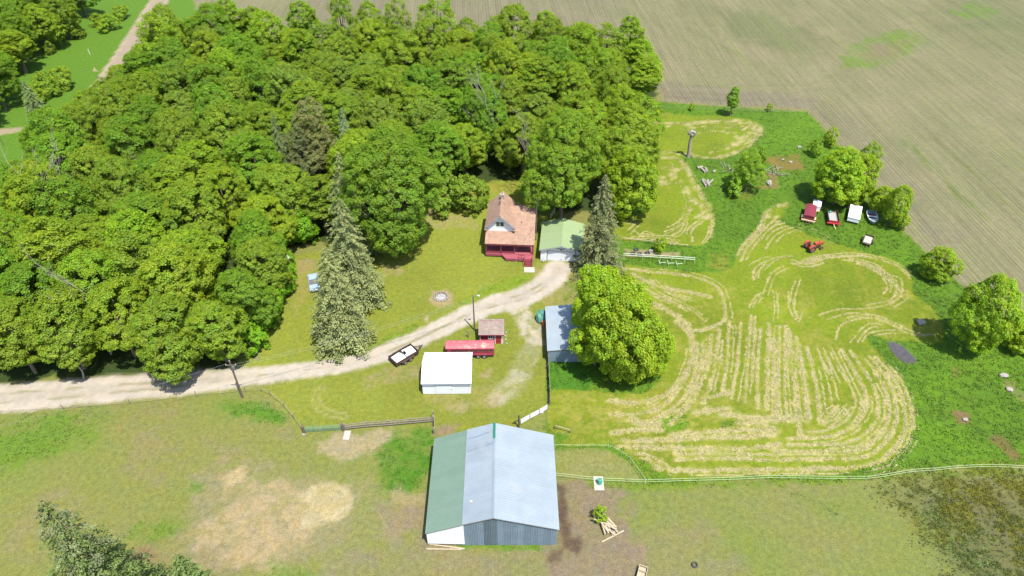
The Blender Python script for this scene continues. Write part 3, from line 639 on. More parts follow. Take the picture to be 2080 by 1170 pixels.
def needles(name, seed, H, R0, lay, nb, per, dead_top=0.0, droop=.35, mat='needle', size=.42):
    R = np.random.RandomState(seed); Cs, Ns, Ss, Ts, Co = [], [], [], [], []
    for i in range(lay):
        f = (i+.5)/lay; z = H*(.05+.94*f); rad = R0*(1-f)**.66*R.uniform(.82, 1.12)+.12; m = max(4, int(nb*(1-f*.55)))
        for j in range(m):
            a = 2*np.pi*(j/m) + R.uniform(0, .9) + i*1.7; L = rad*R.uniform(.68, 1.12); k = max(6, int(per*(L/R0)**.7))
            t = R.rand(k)**.65; w = (1-t*.55)*L*.24
            side = R.uniform(-1, 1, k)*w
            ex, ey = math.cos(a), math.sin(a)
            zz = z + L*.12*t - droop*L*t*t - np.abs(side)*.22 + R.uniform(-.07, .07, k)
            Cs.append(np.stack([ex*t*L - ey*side, ey*t*L + ex*side, zz], 1))
            Ns.append(np.stack([ex*.35+R.randn(k)*.4, ey*.35+R.randn(k)*.4, np.full(k, .9)+R.randn(k)*.3], 1))
            Ts.append(np.stack([ex - ey*np.sign(side)*.7, ey + ex*np.sign(side)*.7, np.full(k, -.25)], 1))
            Ss.append(np.full(k, size)*R.uniform(.6, 1.2, k)*(.65+.35*(1-f)))
            tone = R.uniform(.72, 1.22)*R.uniform(.82, 1.18, k); br = R.rand(k) < .05+.10*f
            c = np.stack([tone, tone, tone], 1); c[br] = c[br]*np.array([1.5, 1.15, .95])
            if dead_top and f > .55 and R.rand() < dead_top: c = np.repeat(np.array([[1.45, 1.15, 2.0]]), k, 0)*tone[:, None]
            Co.append(c)
    C = np.concatenate(Cs); V, F = quads(C, np.concatenate(Ns), np.concatenate(Ss), 1.35, R, np.concatenate(Ts))
    return big_mesh(name, V, F, M[mat], np.repeat(np.concatenate(Co), 4, 0))
def stem(name, H, r):
    mb = MB(); mb.path([(0, 0, -.15), (0, 0, H*.5), (0, 0, H*.97)], r, .03, 8); return mb.mesh(name, M['bark'])

KIND = {}
def broad(key, seed, R0, H, base, nl, ncl, per, leaf, **kw):
    me, lb = crown('crown', seed, R0, H, base, nl, ncl, per, leaf, **kw)
    KIND[key] = (me, trunk('trunk', seed, H, .035*H*.62, lb, base=base), R0, H)
for i in range(5): broad('round%d' % i, 11+i, 5.2, 14, 2.6, 11+i % 3, 470, 78, .205, cr=(.42, .82))
for i in range(3): broad('tall%d' % i, 31+i, 4.2, 16, 3.2, 12, 380, 76, .205, spread=.42, cr=(.42, .8))
for i in range(3): broad('airy%d' % i, 41+i, 4.6, 14, 3.0, 12, 220, 76, .205, cr=(.5, .9))
for i in range(2): broad('dome%d' % i, 51+i, 8.3, 22, 2.2, 20, 980, 84, .22, cr=(.5, .95))
for i in range(3): broad('low%d' % i, 61+i, 4.6, 10.5, .6, 13, 470, 72, .20, cr=(.38, .78))
for i in range(3): broad('bush%d' % i, 71+i, 2.0, 3.2, .15, 7, 120, 40, .17, cr=(.24, .46))
for i in range(3):
    KIND['spruce%d' % i] = (needles('crown', 81+i, 20, 5.0, 52, 11, 105, size=.25), stem('trunk', 20, .28), 5.0, 20)
KIND['pale_top'] = (needles('crown', 85, 20, 6.4, 50, 11, 110, dead_top=.55, size=.27), stem('trunk', 20, .28), 6.4, 20)
broad('pine0', 91, 5.2, 18, 4, 13, 360, 56, .24, mat='needle', cr=(.5, .9), spread=.45)

TINT = {'mid': (1.0, 1.0, 1.0), 'emerald': (.80, .98, .88), 'yellow': (1.36, 1.38, .85), 'olive': (.98, .98, 1.0), 'dark': (.72, .84, .85), 'grey': (1.2, 1.12, 2.6), 'lime': (1.22, 1.26, .8), 'brown': (.72, .66, .50), 'blue': (.95, 1.1, 1.5), 'spruce': (1, 1, 1), 'light': (1.35, 1.32, 1.15)}
rt = random.Random(5)
def tree(kind, x, y, h, r, tint, label, cat='tree', name='tree', group=None, jit=.08):
    me, tr, R0, H = KIND[kind]
    t = thing(name, label, cat, (x, y, 0), rt.uniform(0, 6.28), group)
    k = rt.uniform(.90, 1.10) if 'spruce' not in kind else 1.0; t.scale = (r/R0*k, r/R0/k, h/H)
    jb = 1+rt.uniform(-jit, jit); c = tuple(v*jb*(1+rt.uniform(-jit, jit)*.35) for v in (TINT[tint] if isinstance(tint, str) else tint))
    link('foliage' if 'bush' in kind else 'crown', me, t, c); link('stem' if 'bush' in kind else 'trunk', tr, t)
    return t
def tree_px(kind, bx, by, tip, r, tint, label, cat="tree", **kw):
    x, y = G(bx, by); return tree(kind, x, y, height_of(x, y, tip), r, tint, label, cat, **kw)
def leaned(tipx, tipy, by): return 1040 + (tipx-1040)*(2313-by)/(2313-tipy)   # column of the foot of an upright thing

# single trees that the photo lets one point to
tree_px('dome0', 812, 505, 272, 8.4, (.74,.86,.8), 'very large dark green shade tree standing on the lawn west of the farmhouse', name='shade_tree')
tree_px('dome1', 1138, 448, 236, 7.4, (.86,.94,.9), 'tall broad green tree rising behind the pale green garage roof', name='shade_tree')
tree_px('low0', 1278, 442, 305, 5.0, 'lime', 'rounded light green tree beyond the spruce beside the garage', name='leafy_tree')
tree_px('low1', 1212, 690, 552, 4.8, 'yellow', 'bright yellow green tree overhanging the north end of the pale blue shed', name='leafy_tree')
tree_px('low2', 1258, 766, 605, 5.0, 'yellow', 'tallest bright yellow green tree in the clump beside the pale blue shed', name='leafy_tree')
tree_px('low0', 1302, 762, 662, 3.6, 'yellow', 'bright yellow green tree on the hay side of the clump by the pale blue shed', name='leafy_tree')
tree_px('low1', 1208, 742, 640, 4.0, 'yellow', 'bright yellow green tree drooping over the south end of the pale blue shed', name='leafy_tree')
tree_px('low1', 1242, 742, 578, 5.6, 'yellow', 'bright yellow green tree in the middle of the clump beside the pale blue shed', name='leafy_tree')
tree_px('low2', 1262, 690, 590, 4.6, 'yellow', 'bright yellow green tree at the back of the clump beside the pale blue shed', name='leafy_tree')
tree_px('low0', 1692, 415, 308, 4.9, 'yellow', 'wide bushy yellow green tree behind the row of parked trailers', name='leafy_tree')
tree_px('low1', 1728, 405, 318, 4.2, 'yellow', 'bushy yellow green tree behind the white box trailer at the field edge', name='leafy_tree')
tree_px('airy0', 1760, 345, 290, 2.2, (1.2,1.3,1.0), 'small upright tree at the field edge beyond the bushy trees', name='leafy_tree')
tree_px('low2', 1806, 460, 380, 2.3, 'yellow', 'small yellow green tree beside the open boat at the field edge', name='leafy_tree')
tree_px('low0', 1781, 432, 382, 2.3, 'yellow', 'small yellow green tree behind the open boat', name='leafy_tree')
tree_px('bush1', 1824, 466, 436, 1.5, 'yellow', 'low yellow green bush beside the boat next to the field edge', 'bush', name='bush')
tree_px('low1', 1898, 566, 508, 2.8, 'yellow', 'single rounded tree at the field edge between the wooden cart and the pond', name='leafy_tree')
tree_px('low2', 1962, 710, 570, 4.2, 'yellow', 'large rounded yellow green tree at the field edge above the small pond', name='leafy_tree')
tree_px('low0', 2072, 708, 655, 3.2, 'yellow', 'rounded tree at the frame edge next to the ploughed field', name='leafy_tree')
tree_px('bush0', 1652, 316, 286, 1.5, (1.1,1.25,1.0), 'small bush in tall grass, second from the ploughed field corner', 'bush', name='bush')
tree_px('bush2', 1684, 296, 262, 1.6, 'yellow', 'small bright bush at the edge of the ploughed field corner', 'bush', name='bush')
tree_px('tall0', 1482, 236, 178, 1.9, (1.0,1.2,1.1), 'slim upright tree standing alone at the edge of the ploughed field', name='slim_tree')
tree_px('airy1', 1512, 388, 312, 3.3, (1.0,1.15,1.1), 'scruffy green tree among brush piles in the tall grass', name='scruffy_tree')
tree_px('bush0', 1492, 392, 356, 2.3, (1.0,1.2,1.0), 'leafy bush at the foot of the scruffy tree by the brush piles', 'bush', name='bush')
tree_px('bush2', 1545, 330, 302, 1.2, (1.2,1.3,1.0), 'small bush beyond the scruffy tree by the bare earth', 'bush', name='bush')
tree_px('bush1', 1340, 514, 486, 1.2, 'yellow', 'small round bush between the two lying pole fences', 'bush', name='bush')
tree_px('bush0', 1404, 224, 210, .7, 'yellow', 'tiny bush on the grass verge of the ploughed field', 'bush', name='bush')
tree_px('bush1', 1562, 226, 211, .8, 'yellow', 'tiny bush on the field verge near the corner of tall grass', 'bush', name='bush')
tree_px('bush2', 1217, 1056, 1034, .95, 'yellow', 'low yellow green bush growing at the end of the pole pile', 'bush', name='bush')
tree_px('bush0', 912, 432, 366, 3.2, (.95,1.05,1.4), 'greyish green lilac bush behind the lawn, nearest the big shade tree', 'bush', name='bush')
tree_px('bush1', 950, 428, 362, 3.3, (1.0,1.06,1.5), 'greyish green lilac bush in the middle of the hedge west of the farmhouse', 'bush', name='bush')
tree_px('bush2', 978, 418, 374, 2.1, (1.0,1.08,1.4), 'greyish green lilac bush closest to the farmhouse', 'bush', name='bush')
for (bx, by, tip, r, lb) in [(520,712,664,2.3,'low thicket bush at the south corner of the wood by the lawn'), (545,668,622,2.3,'low thicket bush along the wood edge, second from the corner'), (562,634,586,2.4,'low thicket bush halfway along the wood edge by the lawn'),
        (578,598,548,2.3,'low thicket bush along the wood edge near the white slatted pallet'), (584,560,510,2.2,'low thicket bush just below the white slatted pallet'), (592,500,455,2.4,'low thicket bush behind the white slatted pallet'), (622,498,440,2.6,'low thicket bush between the pallet and the spruces')]:
    tree_px('bush%d' % (int(bx) % 3), bx, by, tip, r, (1.0,1.35,.8), lb, cat='bush', name='bush', group='bushes along the edge of the wood')
for k, bx, by, tip, r, lb in [('round1',268,214,134,4.6,'leafy green tree beside the dirt road where the road goes behind the wood'), ('airy0',236,240,162,4.8,'loose crowned green tree at the wood edge hiding the dirt road'), ('round3',205,274,190,5.0,'leafy green tree at the wood edge beside the hidden part of the dirt road'),
        ('round2',168,312,222,5.0,'leafy green tree at the wood edge above the farm track junction'), ('round0',122,350,258,5.0,'leafy green tree at the wood corner by the farm track'), ('round4',312,176,92,4.4,'leafy green tree at the wood edge beside the open stretch of dirt road')]:
    tree_px(k, bx, by, tip, r, 'mid', lb, name='leafy_tree')
# conifers
sp = dict(cat='spruce', name='spruce_tree')
tree_px('spruce0', 700, 696, 500, 5.0, 'spruce', 'nearest grey green spruce, its skirt over the lawn by the driveway', **sp)
tree_px('spruce1', 728, 615, 400, 5.0, 'spruce', 'middle grey green spruce of the row on the lawn', **sp)
tree_px('spruce2', leaned(686,306,515), 515, 306, 5.0, (1.0,1.0,.95), 'tall slender spruce at the back of the row beside the big shade tree', **sp)
tree_px('spruce0', leaned(692,217,375), 375, 217, 2.7, 'blue', 'pale silvery blue spruce poking out of the wood', **sp)
tree_px('spruce1', leaned(552,228,370), 370, 228, 2.6, (.8,.95,.9), 'slim dark spruce in the wood beside the brownish pine', **sp)
tree_px('pine0', leaned(620,200,385), 385, 206, 4.6, 'brown', 'brownish green pine rising out of the wood', cat='pine', name='pine_tree')
tree_px('pine0', leaned(600,258,400), 400, 262, 3.8, (.52,.52,.42), 'shorter brownish green pine in front of the taller pine', cat='pine', name='pine_tree')
tree_px('spruce2', leaned(1231,352,548), 548, 352, 4.5, (.85,.82,.85), 'tall grey green spruce standing beside the garage', **sp)
tree_px('pale_top', 262, 1262, 1016, 5.8, (.56,.70,.48), 'large spruce in the pasture corner with a bare grey top', **sp)
tree_px('spruce2', 455, 1300, 1126, 4.2, (.56,.70,.48), 'spruce whose tip only shows at the bottom edge of the pasture', **sp)
tree_px('spruce0', leaned(44,160,248), 248, 162, 3.0, (.8,.95,.9), 'dark spruce among the trees across the dirt road', **sp)

# dead, leafless trees
def bare_tree(x, y, h, label, seed, name='dead_tree', spread=.5, rad=.16):
    R = random.Random(seed); t = thing(name, label, 'dead tree', (x, y, 0)); tk = MB(); lb = []
    pts = [Vector((0, 0, -.1))]
    for i in range(5): pts.append(pts[-1] + Vector((R.uniform(-.3, .3), R.uniform(-.3, .3), h*.17)))
    tk.path(pts, rad, rad*.4, 7)
    def limb(mb, p, d, L, r, n):
        q = p + d*L*.5; e = q + (d + Vector((R.uniform(-.3, .3), R.uniform(-.3, .3), R.uniform(0, .3)))).normalized()*L*.5
        mb.path([p, q, e], r, r*.35, 5)
        if n:
            for _ in range(3):
                dd = (d + Vector((R.uniform(-.8, .8), R.uniform(-.8, .8), R.uniform(-.1, .6)))).normalized(); limb(mb, q if R.random() < .5 else e, dd, L*.6, r*.5, n-1)
    tk.obj('trunk', M['deadwood'], t)
    for i in range(7):
        mb = MB(); a = R.uniform(0, 6.28); s = pts[2 + i % 4]
        limb(mb, s, Vector((math.cos(a)*spread, math.sin(a)*spread, .8)).normalized(), h*R.uniform(.22, .36), rad*.5, 2); mb.obj('limb', M['deadwood'], t)
    return t
for tx, ty, by, lb, sd in [(986,165,330,'bare grey dead tree standing out of the wood behind the farmhouse',1), (150,572,720,'bare pale dead tree showing through the front of the wood above the driveway',2), (1085,258,400,'bare forked dead tree just behind the farmhouse roof',3),
                           (92,322,470,'bare grey branches of a dead tree at the western side of the wood',4), (66,352,500,'grey dead tree next to the other bare branches in the western wood',7), (440,-8,118,'leafless thin tree at the far edge of the wood by the ploughed field',5), (132,700,768,'dead snag at the front of the wood over the driveway',6)]:
    x, y = G(leaned(tx, ty, by), by); bare_tree(x, y, height_of(x, y, ty)+.5, lb, sd)

# the wood: every tree by itself
def grow_wood():
    R = random.Random(17); P = FOREST_P; xs = [p[0] for p in P]; ys = [p[1] for p in P]; pts = []
    ex = [G(812,505)+(7.5,), G(1138,448)+(6.5,), G(700,696)+(5.5,), G(728,615)+(5,), G(leaned(686,306,515),515)+(4.2,), G(leaned(620,200,385),385)+(4.6,), G(leaned(692,217,375),375)+(3,), G(leaned(552,228,370),370)+(2.6,), G(leaned(600,258,400),400)+(3.6,)]
    cam_keep = [ (leaned(620,200,385), 385, 3.2), (leaned(692,217,375), 375, 2.8), (leaned(600,258,400), 400, 3.0)]
    ex += [(a, b, 4.2) for a, b in FRONT] + [G(*p)+(3.6,) for p in ((268,214),(236,240),(205,274),(168,312),(122,350),(312,176))]
    for _ in range(26000):
        x, y = R.uniform(min(xs), max(xs)), R.uniform(min(ys), max(ys))
        sd = float(poly_sd(np.array([x]), np.array([y]), P)[0])
        if sd < 1.8: continue
        if x < -88: continue
        d0 = 6.3 + 1.9*R.random()
        if any((x-a)**2+(y-b)**2 < d0*d0 for a, b in [(q[0], q[1]) for q in pts]): continue
        if any((x-a)**2+(y-b)**2 < (c+1.8)**2 for a, b, c in ex): continue
        if any(abs(x-G(bx,by)[0]) < c and 0 < G(bx,by)[1]-y < 9 for bx, by, c in cam_keep): continue
        pts.append((x, y, sd))
    hx, hy = G(1040, 440)
    marks = [(G(leaned(620,200,385),385), 'brownish pine'), (G(leaned(692,217,375),375), 'pale blue spruce'), (G(812,505), 'big shade tree'), (G(leaned(986,165,330),330), 'dead tree behind the farmhouse'),
             (G(300,770), 'driveway'), (G(560,610), 'lawn corner'), (G(1330,330), 'mown hay'), (G(1138,448), 'tree behind the garage'), (G(230,240), 'dirt road'), (G(-40,420), 'farm track'), (G(leaned(92,322,470),470), 'dead branches'),
             (G(1250,160), 'ploughed field corner'), (G(900,120), 'far field edge'), (G(560,115), 'leafless tree'), (G(leaned(150,572,720),720), 'pale dead tree')]
    ORD = ['nearest', 'second nearest', 'third nearest', 'fourth nearest', 'fifth nearest', 'sixth nearest', 'seventh nearest', 'eighth nearest', 'ninth nearest', 'tenth nearest', 'eleventh nearest', 'twelfth nearest', 'thirteenth nearest', 'fourteenth nearest', 'fifteenth nearest', 'sixteenth nearest', 'seventeenth nearest', 'eighteenth nearest', 'nineteenth nearest', 'twentieth nearest']
    near = [min(range(len(marks)), key=lambda m: math.hypot(x-marks[m][0][0], y-marks[m][0][1])) for x, y, sd in pts]
    rank = {}
    for m in range(len(marks)):
        idx = sorted([i for i in range(len(pts)) if near[i] == m], key=lambda i: math.hypot(pts[i][0]-marks[m][0][0], pts[i][1]-marks[m][0][1]))
        for k, i in enumerate(idx): rank[i] = k
    for i, (x, y, sd) in enumerate(pts):
        edge = sd < 7; far = y > 160; east = x > 12
        if far and edge: kind = R.choice(['tall0','airy2','tall2','airy0','airy1','round1','round3']); tint = R.choice([(1.12,1.2,1.0),(1.1,1.14,.9),(1.05,1.1,1.1)])
        elif east: kind = R.choice(['round0','round3','airy0','airy2','tall1','round2']); tint = R.choice([(1.1,1.14,.9),'mid',(1.14,1.2,.95),(1.08,1.12,.9)])
        else: kind = R.choice(['round0','round1','round2','round3','round4','round2','round4','tall0','tall2','airy1']); tint = R.choice(['mid','mid','emerald','emerald','olive',(.80,.94,1.0),(1.0,1.0,1.7),(1.16,1.12,.9), (1.06,1.14,.9), 'mid'])
        h = R.uniform(11.0, 17.0)*(.86 if edge and not far else 1); r = R.uniform(4.5, 6.4)*(.95 if edge else 1.0)
        if far and edge: r *= .95; h = R.uniform(11, 16.5) if x > -15 else R.uniform(14, 19)
        lum = {'emerald': 'deep green', 'olive': 'dull green', 'mid': 'mid green'}.get(tint, 'mid green') if isinstance(tint, str) else ('deep green' if tint[0] < 1 else 'light green')
        shp = 'loose crowned' if 'airy' in kind else 'tall narrow' if 'tall' in kind else 'broad crowned'
        tree(kind, x, y, h, r, tint, '%s %s tree in the wood, %s the %s' % (lum, shp, ORD[min(rank[i], 19)], marks[near[i]][1]), group='trees of the wood', jit=.09)
    return len(pts)
for i, (cx, cy, h, r, lb) in enumerate([(18,705,12.5,5.6,'leafy green tree at the front of the wood where the driveway leaves the frame'), (120,690,13.5,6.0,'leafy green tree at the front of the wood shading the driveway, nearest the frame edge'), (232,668,13,5.6,'leafy green tree at the front of the wood between the two driveway shadows'),
        (330,700,13,6.0,'broad leafy green tree at the front of the wood shading the middle of the driveway'), (432,690,11,5.2,'leafy green tree at the front of the wood next to the utility pole'), (486,628,12,5.4,'leafy green tree at the corner of the wood where lawn meets driveway'), (530,560,12,5.0,'leafy green tree at the wood edge above the lawn strip')]):
    x, y = G(cx, cy, h*.55); y += 1.6; r *= .88; tree('round%d' % (i % 5), x, y, h, r, ['olive','mid',(1.1,1.08,.9),'mid','mid','emerald','mid'][i], lb, name='leafy_tree')
    FRONT = globals().setdefault('FRONT', []); FRONT.append((x, y))
NWOOD = grow_wood()
# woodland and bushes across the dirt road
R2 = random.Random(8)
def far_bank():
    pts = []
    for (bx, by, n, sx, sy) in [(20,90,9,40,60), (110,70,9,70,45), (20,200,9,28,60), (190,40,4,30,25), (-40,150,6,40,120), (60,10,6,80,30)]:
        for _ in range(n*12):
            px, py = bx + R2.uniform(-sx, sx), by + R2.uniform(-sy, sy); x, y = G(px, py)
            if any((x-a)**2+(y-b)**2 < 36 for a, b in pts): continue
            if seg_dist(np.array([x]), np.array([y]), ROAD_C, False)[0] < 18: continue
            if len(pts) > 60: break
            pts.append((x, y))
    def on_view(x, y, z): d = y*CP-(z-CAMH)*SP; return -10 < 1040+FOC*x/d < 2090 and PRY(x, y, z) > -5
    pts = [p for p in pts if any(on_view(p[0]+q, p[1], z) for q in (-4, 0, 4) for z in (3, 7, 11))]
    ms = [(G(30,180), 'farm track'), (G(222,62), 'round bush by the road'), (G(leaned(44,160,248),248), 'dark spruce across the road'), (G(60,0), 'frame corner beyond the dirt road')]
    NTH = ['nearest', 'second nearest', 'third nearest', 'fourth nearest', 'fifth nearest', 'sixth nearest', 'seventh nearest', 'eighth nearest', 'ninth nearest', 'tenth nearest', 'eleventh nearest', 'twelfth nearest', 'thirteenth nearest', 'fourteenth nearest', 'fifteenth nearest']
    cnt = {}
    pts.sort(key=lambda p: min(math.hypot(p[0]-m[0][0], p[1]-m[0][1]) for m in ms))
    for x, y in pts:
        m = min(ms, key=lambda m: math.hypot(x-m[0][0], y-m[0][1]))[1]; cnt[m] = cnt.get(m, -1)+1
        tree(R2.choice(['round0','round1','round3','airy1','tall1','round4']), x, y, R2.uniform(10, 14.5), R2.uniform(4.2, 5.8), R2.choice(['dark','mid','emerald',(1.0,1.05,1.1),(1.1,1.12,1.0)]), 'leafy tree across the dirt road, %s the %s' % (NTH[min(cnt[m], 14)], m), group='trees across the dirt road', jit=.12)
far_bank()
for i, (bx, by, tip, r, lb) in enumerate([(222,62,32,3.0,'round bush on the grassy bank across the dirt road, nearest the road'), (250,38,14,2.6,'bush on the far part of the grassy bank beside the dirt road'), (200,52,30,2.6,'bush on the grassy bank at the foot of the trees across the road'),
        (100,195,150,3.2,'greyish bush on the bank above the farm track'), (135,180,140,2.8,'bush at the end of the grassy bank next to the dirt road'), (105,110,86,1.4,'small lone bush in the grass across the dirt road'), (75,210,175,2.6,'bush beside the dark spruce across the dirt road'), (160,78,55,2.2,'bush under the trees across the dirt road')]):
    tree_px('bush%d' % (i % 3), bx, by, tip, r, R2.choice([(1.1,1.12,1.0),(1.0,1.0,1.1),(1.25,1.2,1.2)]), lb, cat='bush', name='bush')

# ------------------------------------------------------------------ building materials
M['white_wall'] = flat_mat('white painted siding', (.52, .52, .51), .6, var=.06, scale=1.5)
M['white_metal'] = flat_mat('white painted sheet metal', (.50, .505, .51), .45, var=.03, scale=.8)
M['galv'] = flat_mat('galvanised sheet', (.158, .186, .205), .5, var=.08, scale=.45, objcol=True, spec=.4, tint=(.185, .20, .205))
M['galv_wall'] = flat_mat('weathered galvanised wall sheet', (.115, .145, .17), .6, var=.12, scale=.8, objcol=True)
M['green_roof'] = flat_mat('green painted roof sheet', (.092, .136, .10), .5, var=.06, scale=.6, objcol=True, tint=(.105, .145, .112))
M['pale_green'] = flat_mat('pale green roof sheet', (.155, .20, .098), .5, var=.04, scale=.6, objcol=True)
M['teal'] = flat_mat('teal ridge sheet', (.012, .11, .07), .5)
M['maroon'] = flat_mat('maroon paint', (.13, .018, .028), .7, var=.15, scale=2)
M['maroon_pale'] = flat_mat('pale maroon deck paint', (.20, .048, .06), .75, var=.12, scale=2)  # paler, pinker maroon for the porch floor and deck
M['red'] = flat_mat('red paint', (.22, .018, .022), .6, var=.15, scale=2)
M['trailer_red'] = flat_mat('faded red trailer paint', (.26, .035, .055), .5, var=.12, scale=1.2)
M['trailer_roof'] = flat_mat('rusted pink roof', (.27, .065, .075), .65, var=.15, scale=1.0, tint=(.58, .34, .20))
M['tractor'] = flat_mat('orange red tractor paint', (.25, .045, .024), .5, var=.15, scale=2)
M['cream'] = flat_mat('cream paint', (.38, .28, .16), .6, var=.1)
M['dark'] = flat_mat('dark interior', (.02, .02, .022), .9, var=.1)
M['glass'] = flat_mat('dark window glass', (.03, .035, .04), .12, var=.05, spec=.6)
M['rubber'] = flat_mat('black rubber', (.035, .035, .036), .85, var=.2, scale=6)
M['rim'] = flat_mat('pale wheel rim', (.30, .29, .27), .5, var=.1)
M['steel'] = flat_mat('dull steel', (.14, .145, .15), .5, .4, var=.15)
M['rust'] = flat_mat('rusty dark steel', (.045, .027, .02), .85, var=.4, scale=3)
M['wood'] = flat_mat('grey weathered timber', (.155, .13, .10), .9, var=.25, scale=3, bmp=.3)
M['tan'] = flat_mat('pale sawn timber', (.27, .22, .15), .85, var=.18, scale=3)
M['pole'] = flat_mat('brown utility pole', (.085, .066, .052), .9, var=.25, scale=4, bmp=.3)
M['concrete'] = flat_mat('concrete', (.27, .24, .20), .9, var=.15, scale=3, bmp=.3)
M['stone'] = flat_mat('pale stone', (.20, .18, .155), .9, var=.2, scale=4, bmp=.4)
M['ash'] = flat_mat('ash', (.22, .21, .20), .95, var=.3, scale=6, bmp=.6)
M['pvc'] = flat_mat('white plastic', (.34, .37, .30), .5, var=.04)
M['fence_white'] = flat_mat('pale green white tape', (.36, .44, .27), .6, var=.05)
M['gate'] = flat_mat('green gate paint', (.085, .16, .10), .5, var=.15)
M['tarp'] = flat_mat('green tarpaulin', (.05, .15, .11), .6, var=.25, scale=2, bmp=.5, bsc=4)
M['orange'] = flat_mat('orange plastic', (.35, .10, .03), .6)
M['blue_grey'] = flat_mat('pale blue paint', (.17, .22, .27), .4, var=.12)
M['car_blue'] = flat_mat('pale blue car paint', (.20, .25, .31), .25, var=.05, spec=.6)
M['green_tub'] = flat_mat('green plastic tub', (.04, .22, .15), .5)
M['soffit'] = flat_mat('blue grey trim and shade', (.15, .17, .20), .7)  # on the house gable, shade under the white soffit is painted into this blue-grey
m, nt, bs = new_mat('brown roof shingles'); co = objco(nt)
br = node(nt, 'ShaderNodeTexBrick', Vector=co, Scale=1.0); br.offset = .5
br.inputs['Color1'].default_value = (0.235, 0.145, 0.096, 1); br.inputs['Color2'].default_value = (0.20, 0.12, 0.08, 1); br.inputs['Mortar'].default_value = (0.110, 0.066, 0.048, 1)
br.inputs['Mortar Size'].default_value = .012; br.inputs['Brick Width'].default_value = .5; br.inputs['Row Height'].default_value = .17; br.inputs['Bias'].default_value = 0
c = mulc(nt, br.outputs[0], mapr(nt, noise(nt, co, 1.2, 6, .75), .3, .7, .72, 1.28)); c = mixc(nt, mapr(nt, noise(nt, co, 3.5, 4, .7), .55, .7, 0, .5), c, (.27, .165, .11))
nt.links.new(c, bs.inputs['Base Color']); bs.inputs['Roughness'].default_value = .92; bump(nt, br.outputs['Fac'], -.4, .02, bs)
M['shingle'] = m
m2 = m.copy(); m2.name = 'grey brown roof shingles'; M['shingle_grey'] = m2
for n_ in m2.node_tree.nodes:
    if n_.type == 'TEX_BRICK':
        n_.inputs['Color1'].default_value = (0.167, 0.128, 0.106, 1); n_.inputs['Color2'].default_value = (0.141, 0.106, 0.088, 1); n_.inputs['Mortar'].default_value = (0.106, 0.079, 0.066, 1)

rb = random.Random(21)
def sheet(parent, name, mat, a, b, c, d, n, tone=1.0, var=.05, ribs=4, rh=.013, lap=0.0, gap=.0):
    """n ribbed metal sheets side by side over the quad a b (near edge) c d (far edge); ribs run from edge a-b to edge d-c; each sheet is a part"""
    a, b, c, d = map(Vector, (a, b, c, d)); nrm = (b-a).cross(d-a).normalized()
    for i in range(n):
        u0, u1 = i/n, (i+1)/n - gap
        mb = MB(); vs = []; k = ribs*4
        lift = rb.uniform(0, .008)
        for t, (p, q) in ((0, (a, b)), (1, (d, c))):
            for j in range(k+1):
                u = u0 + (u1-u0)*j/k; h = rh if j % 4 in (1, 2) else 0.0
                if j in (0, k): h = rh*.5
                vs.append(p.lerp(q, u) + nrm*(h + lift + .012))
        fs = [(j, j+1, k+2+j, k+1+j) for j in range(k)]
        mb.add(vs, fs)
        e = MB(); e.v = mb.v; e.f = mb.f; e.sm = mb.sm
        # underside, so that a sheet has thickness
        bvs = [Vector(v) - nrm*.03 for v in vs]; mb.add(bvs, [tuple(reversed(f)) for f in fs]); L = len(vs)
        mb.f += [(k+1+j, k+2+j, L+k+2+j, L+k+1+j) for j in range(k)] + [(j+1, j, L+j, L+j+1) for j in range(k)] + [(0, k+1, L+k+1, L), (2*k+1, k, L+k, L+2*k+1)]
        mb.sm += [False]*(2*k+2)
        t = tone*(1+rb.uniform(-var, var)); mb.obj(name, mat, parent, (t, t, t))

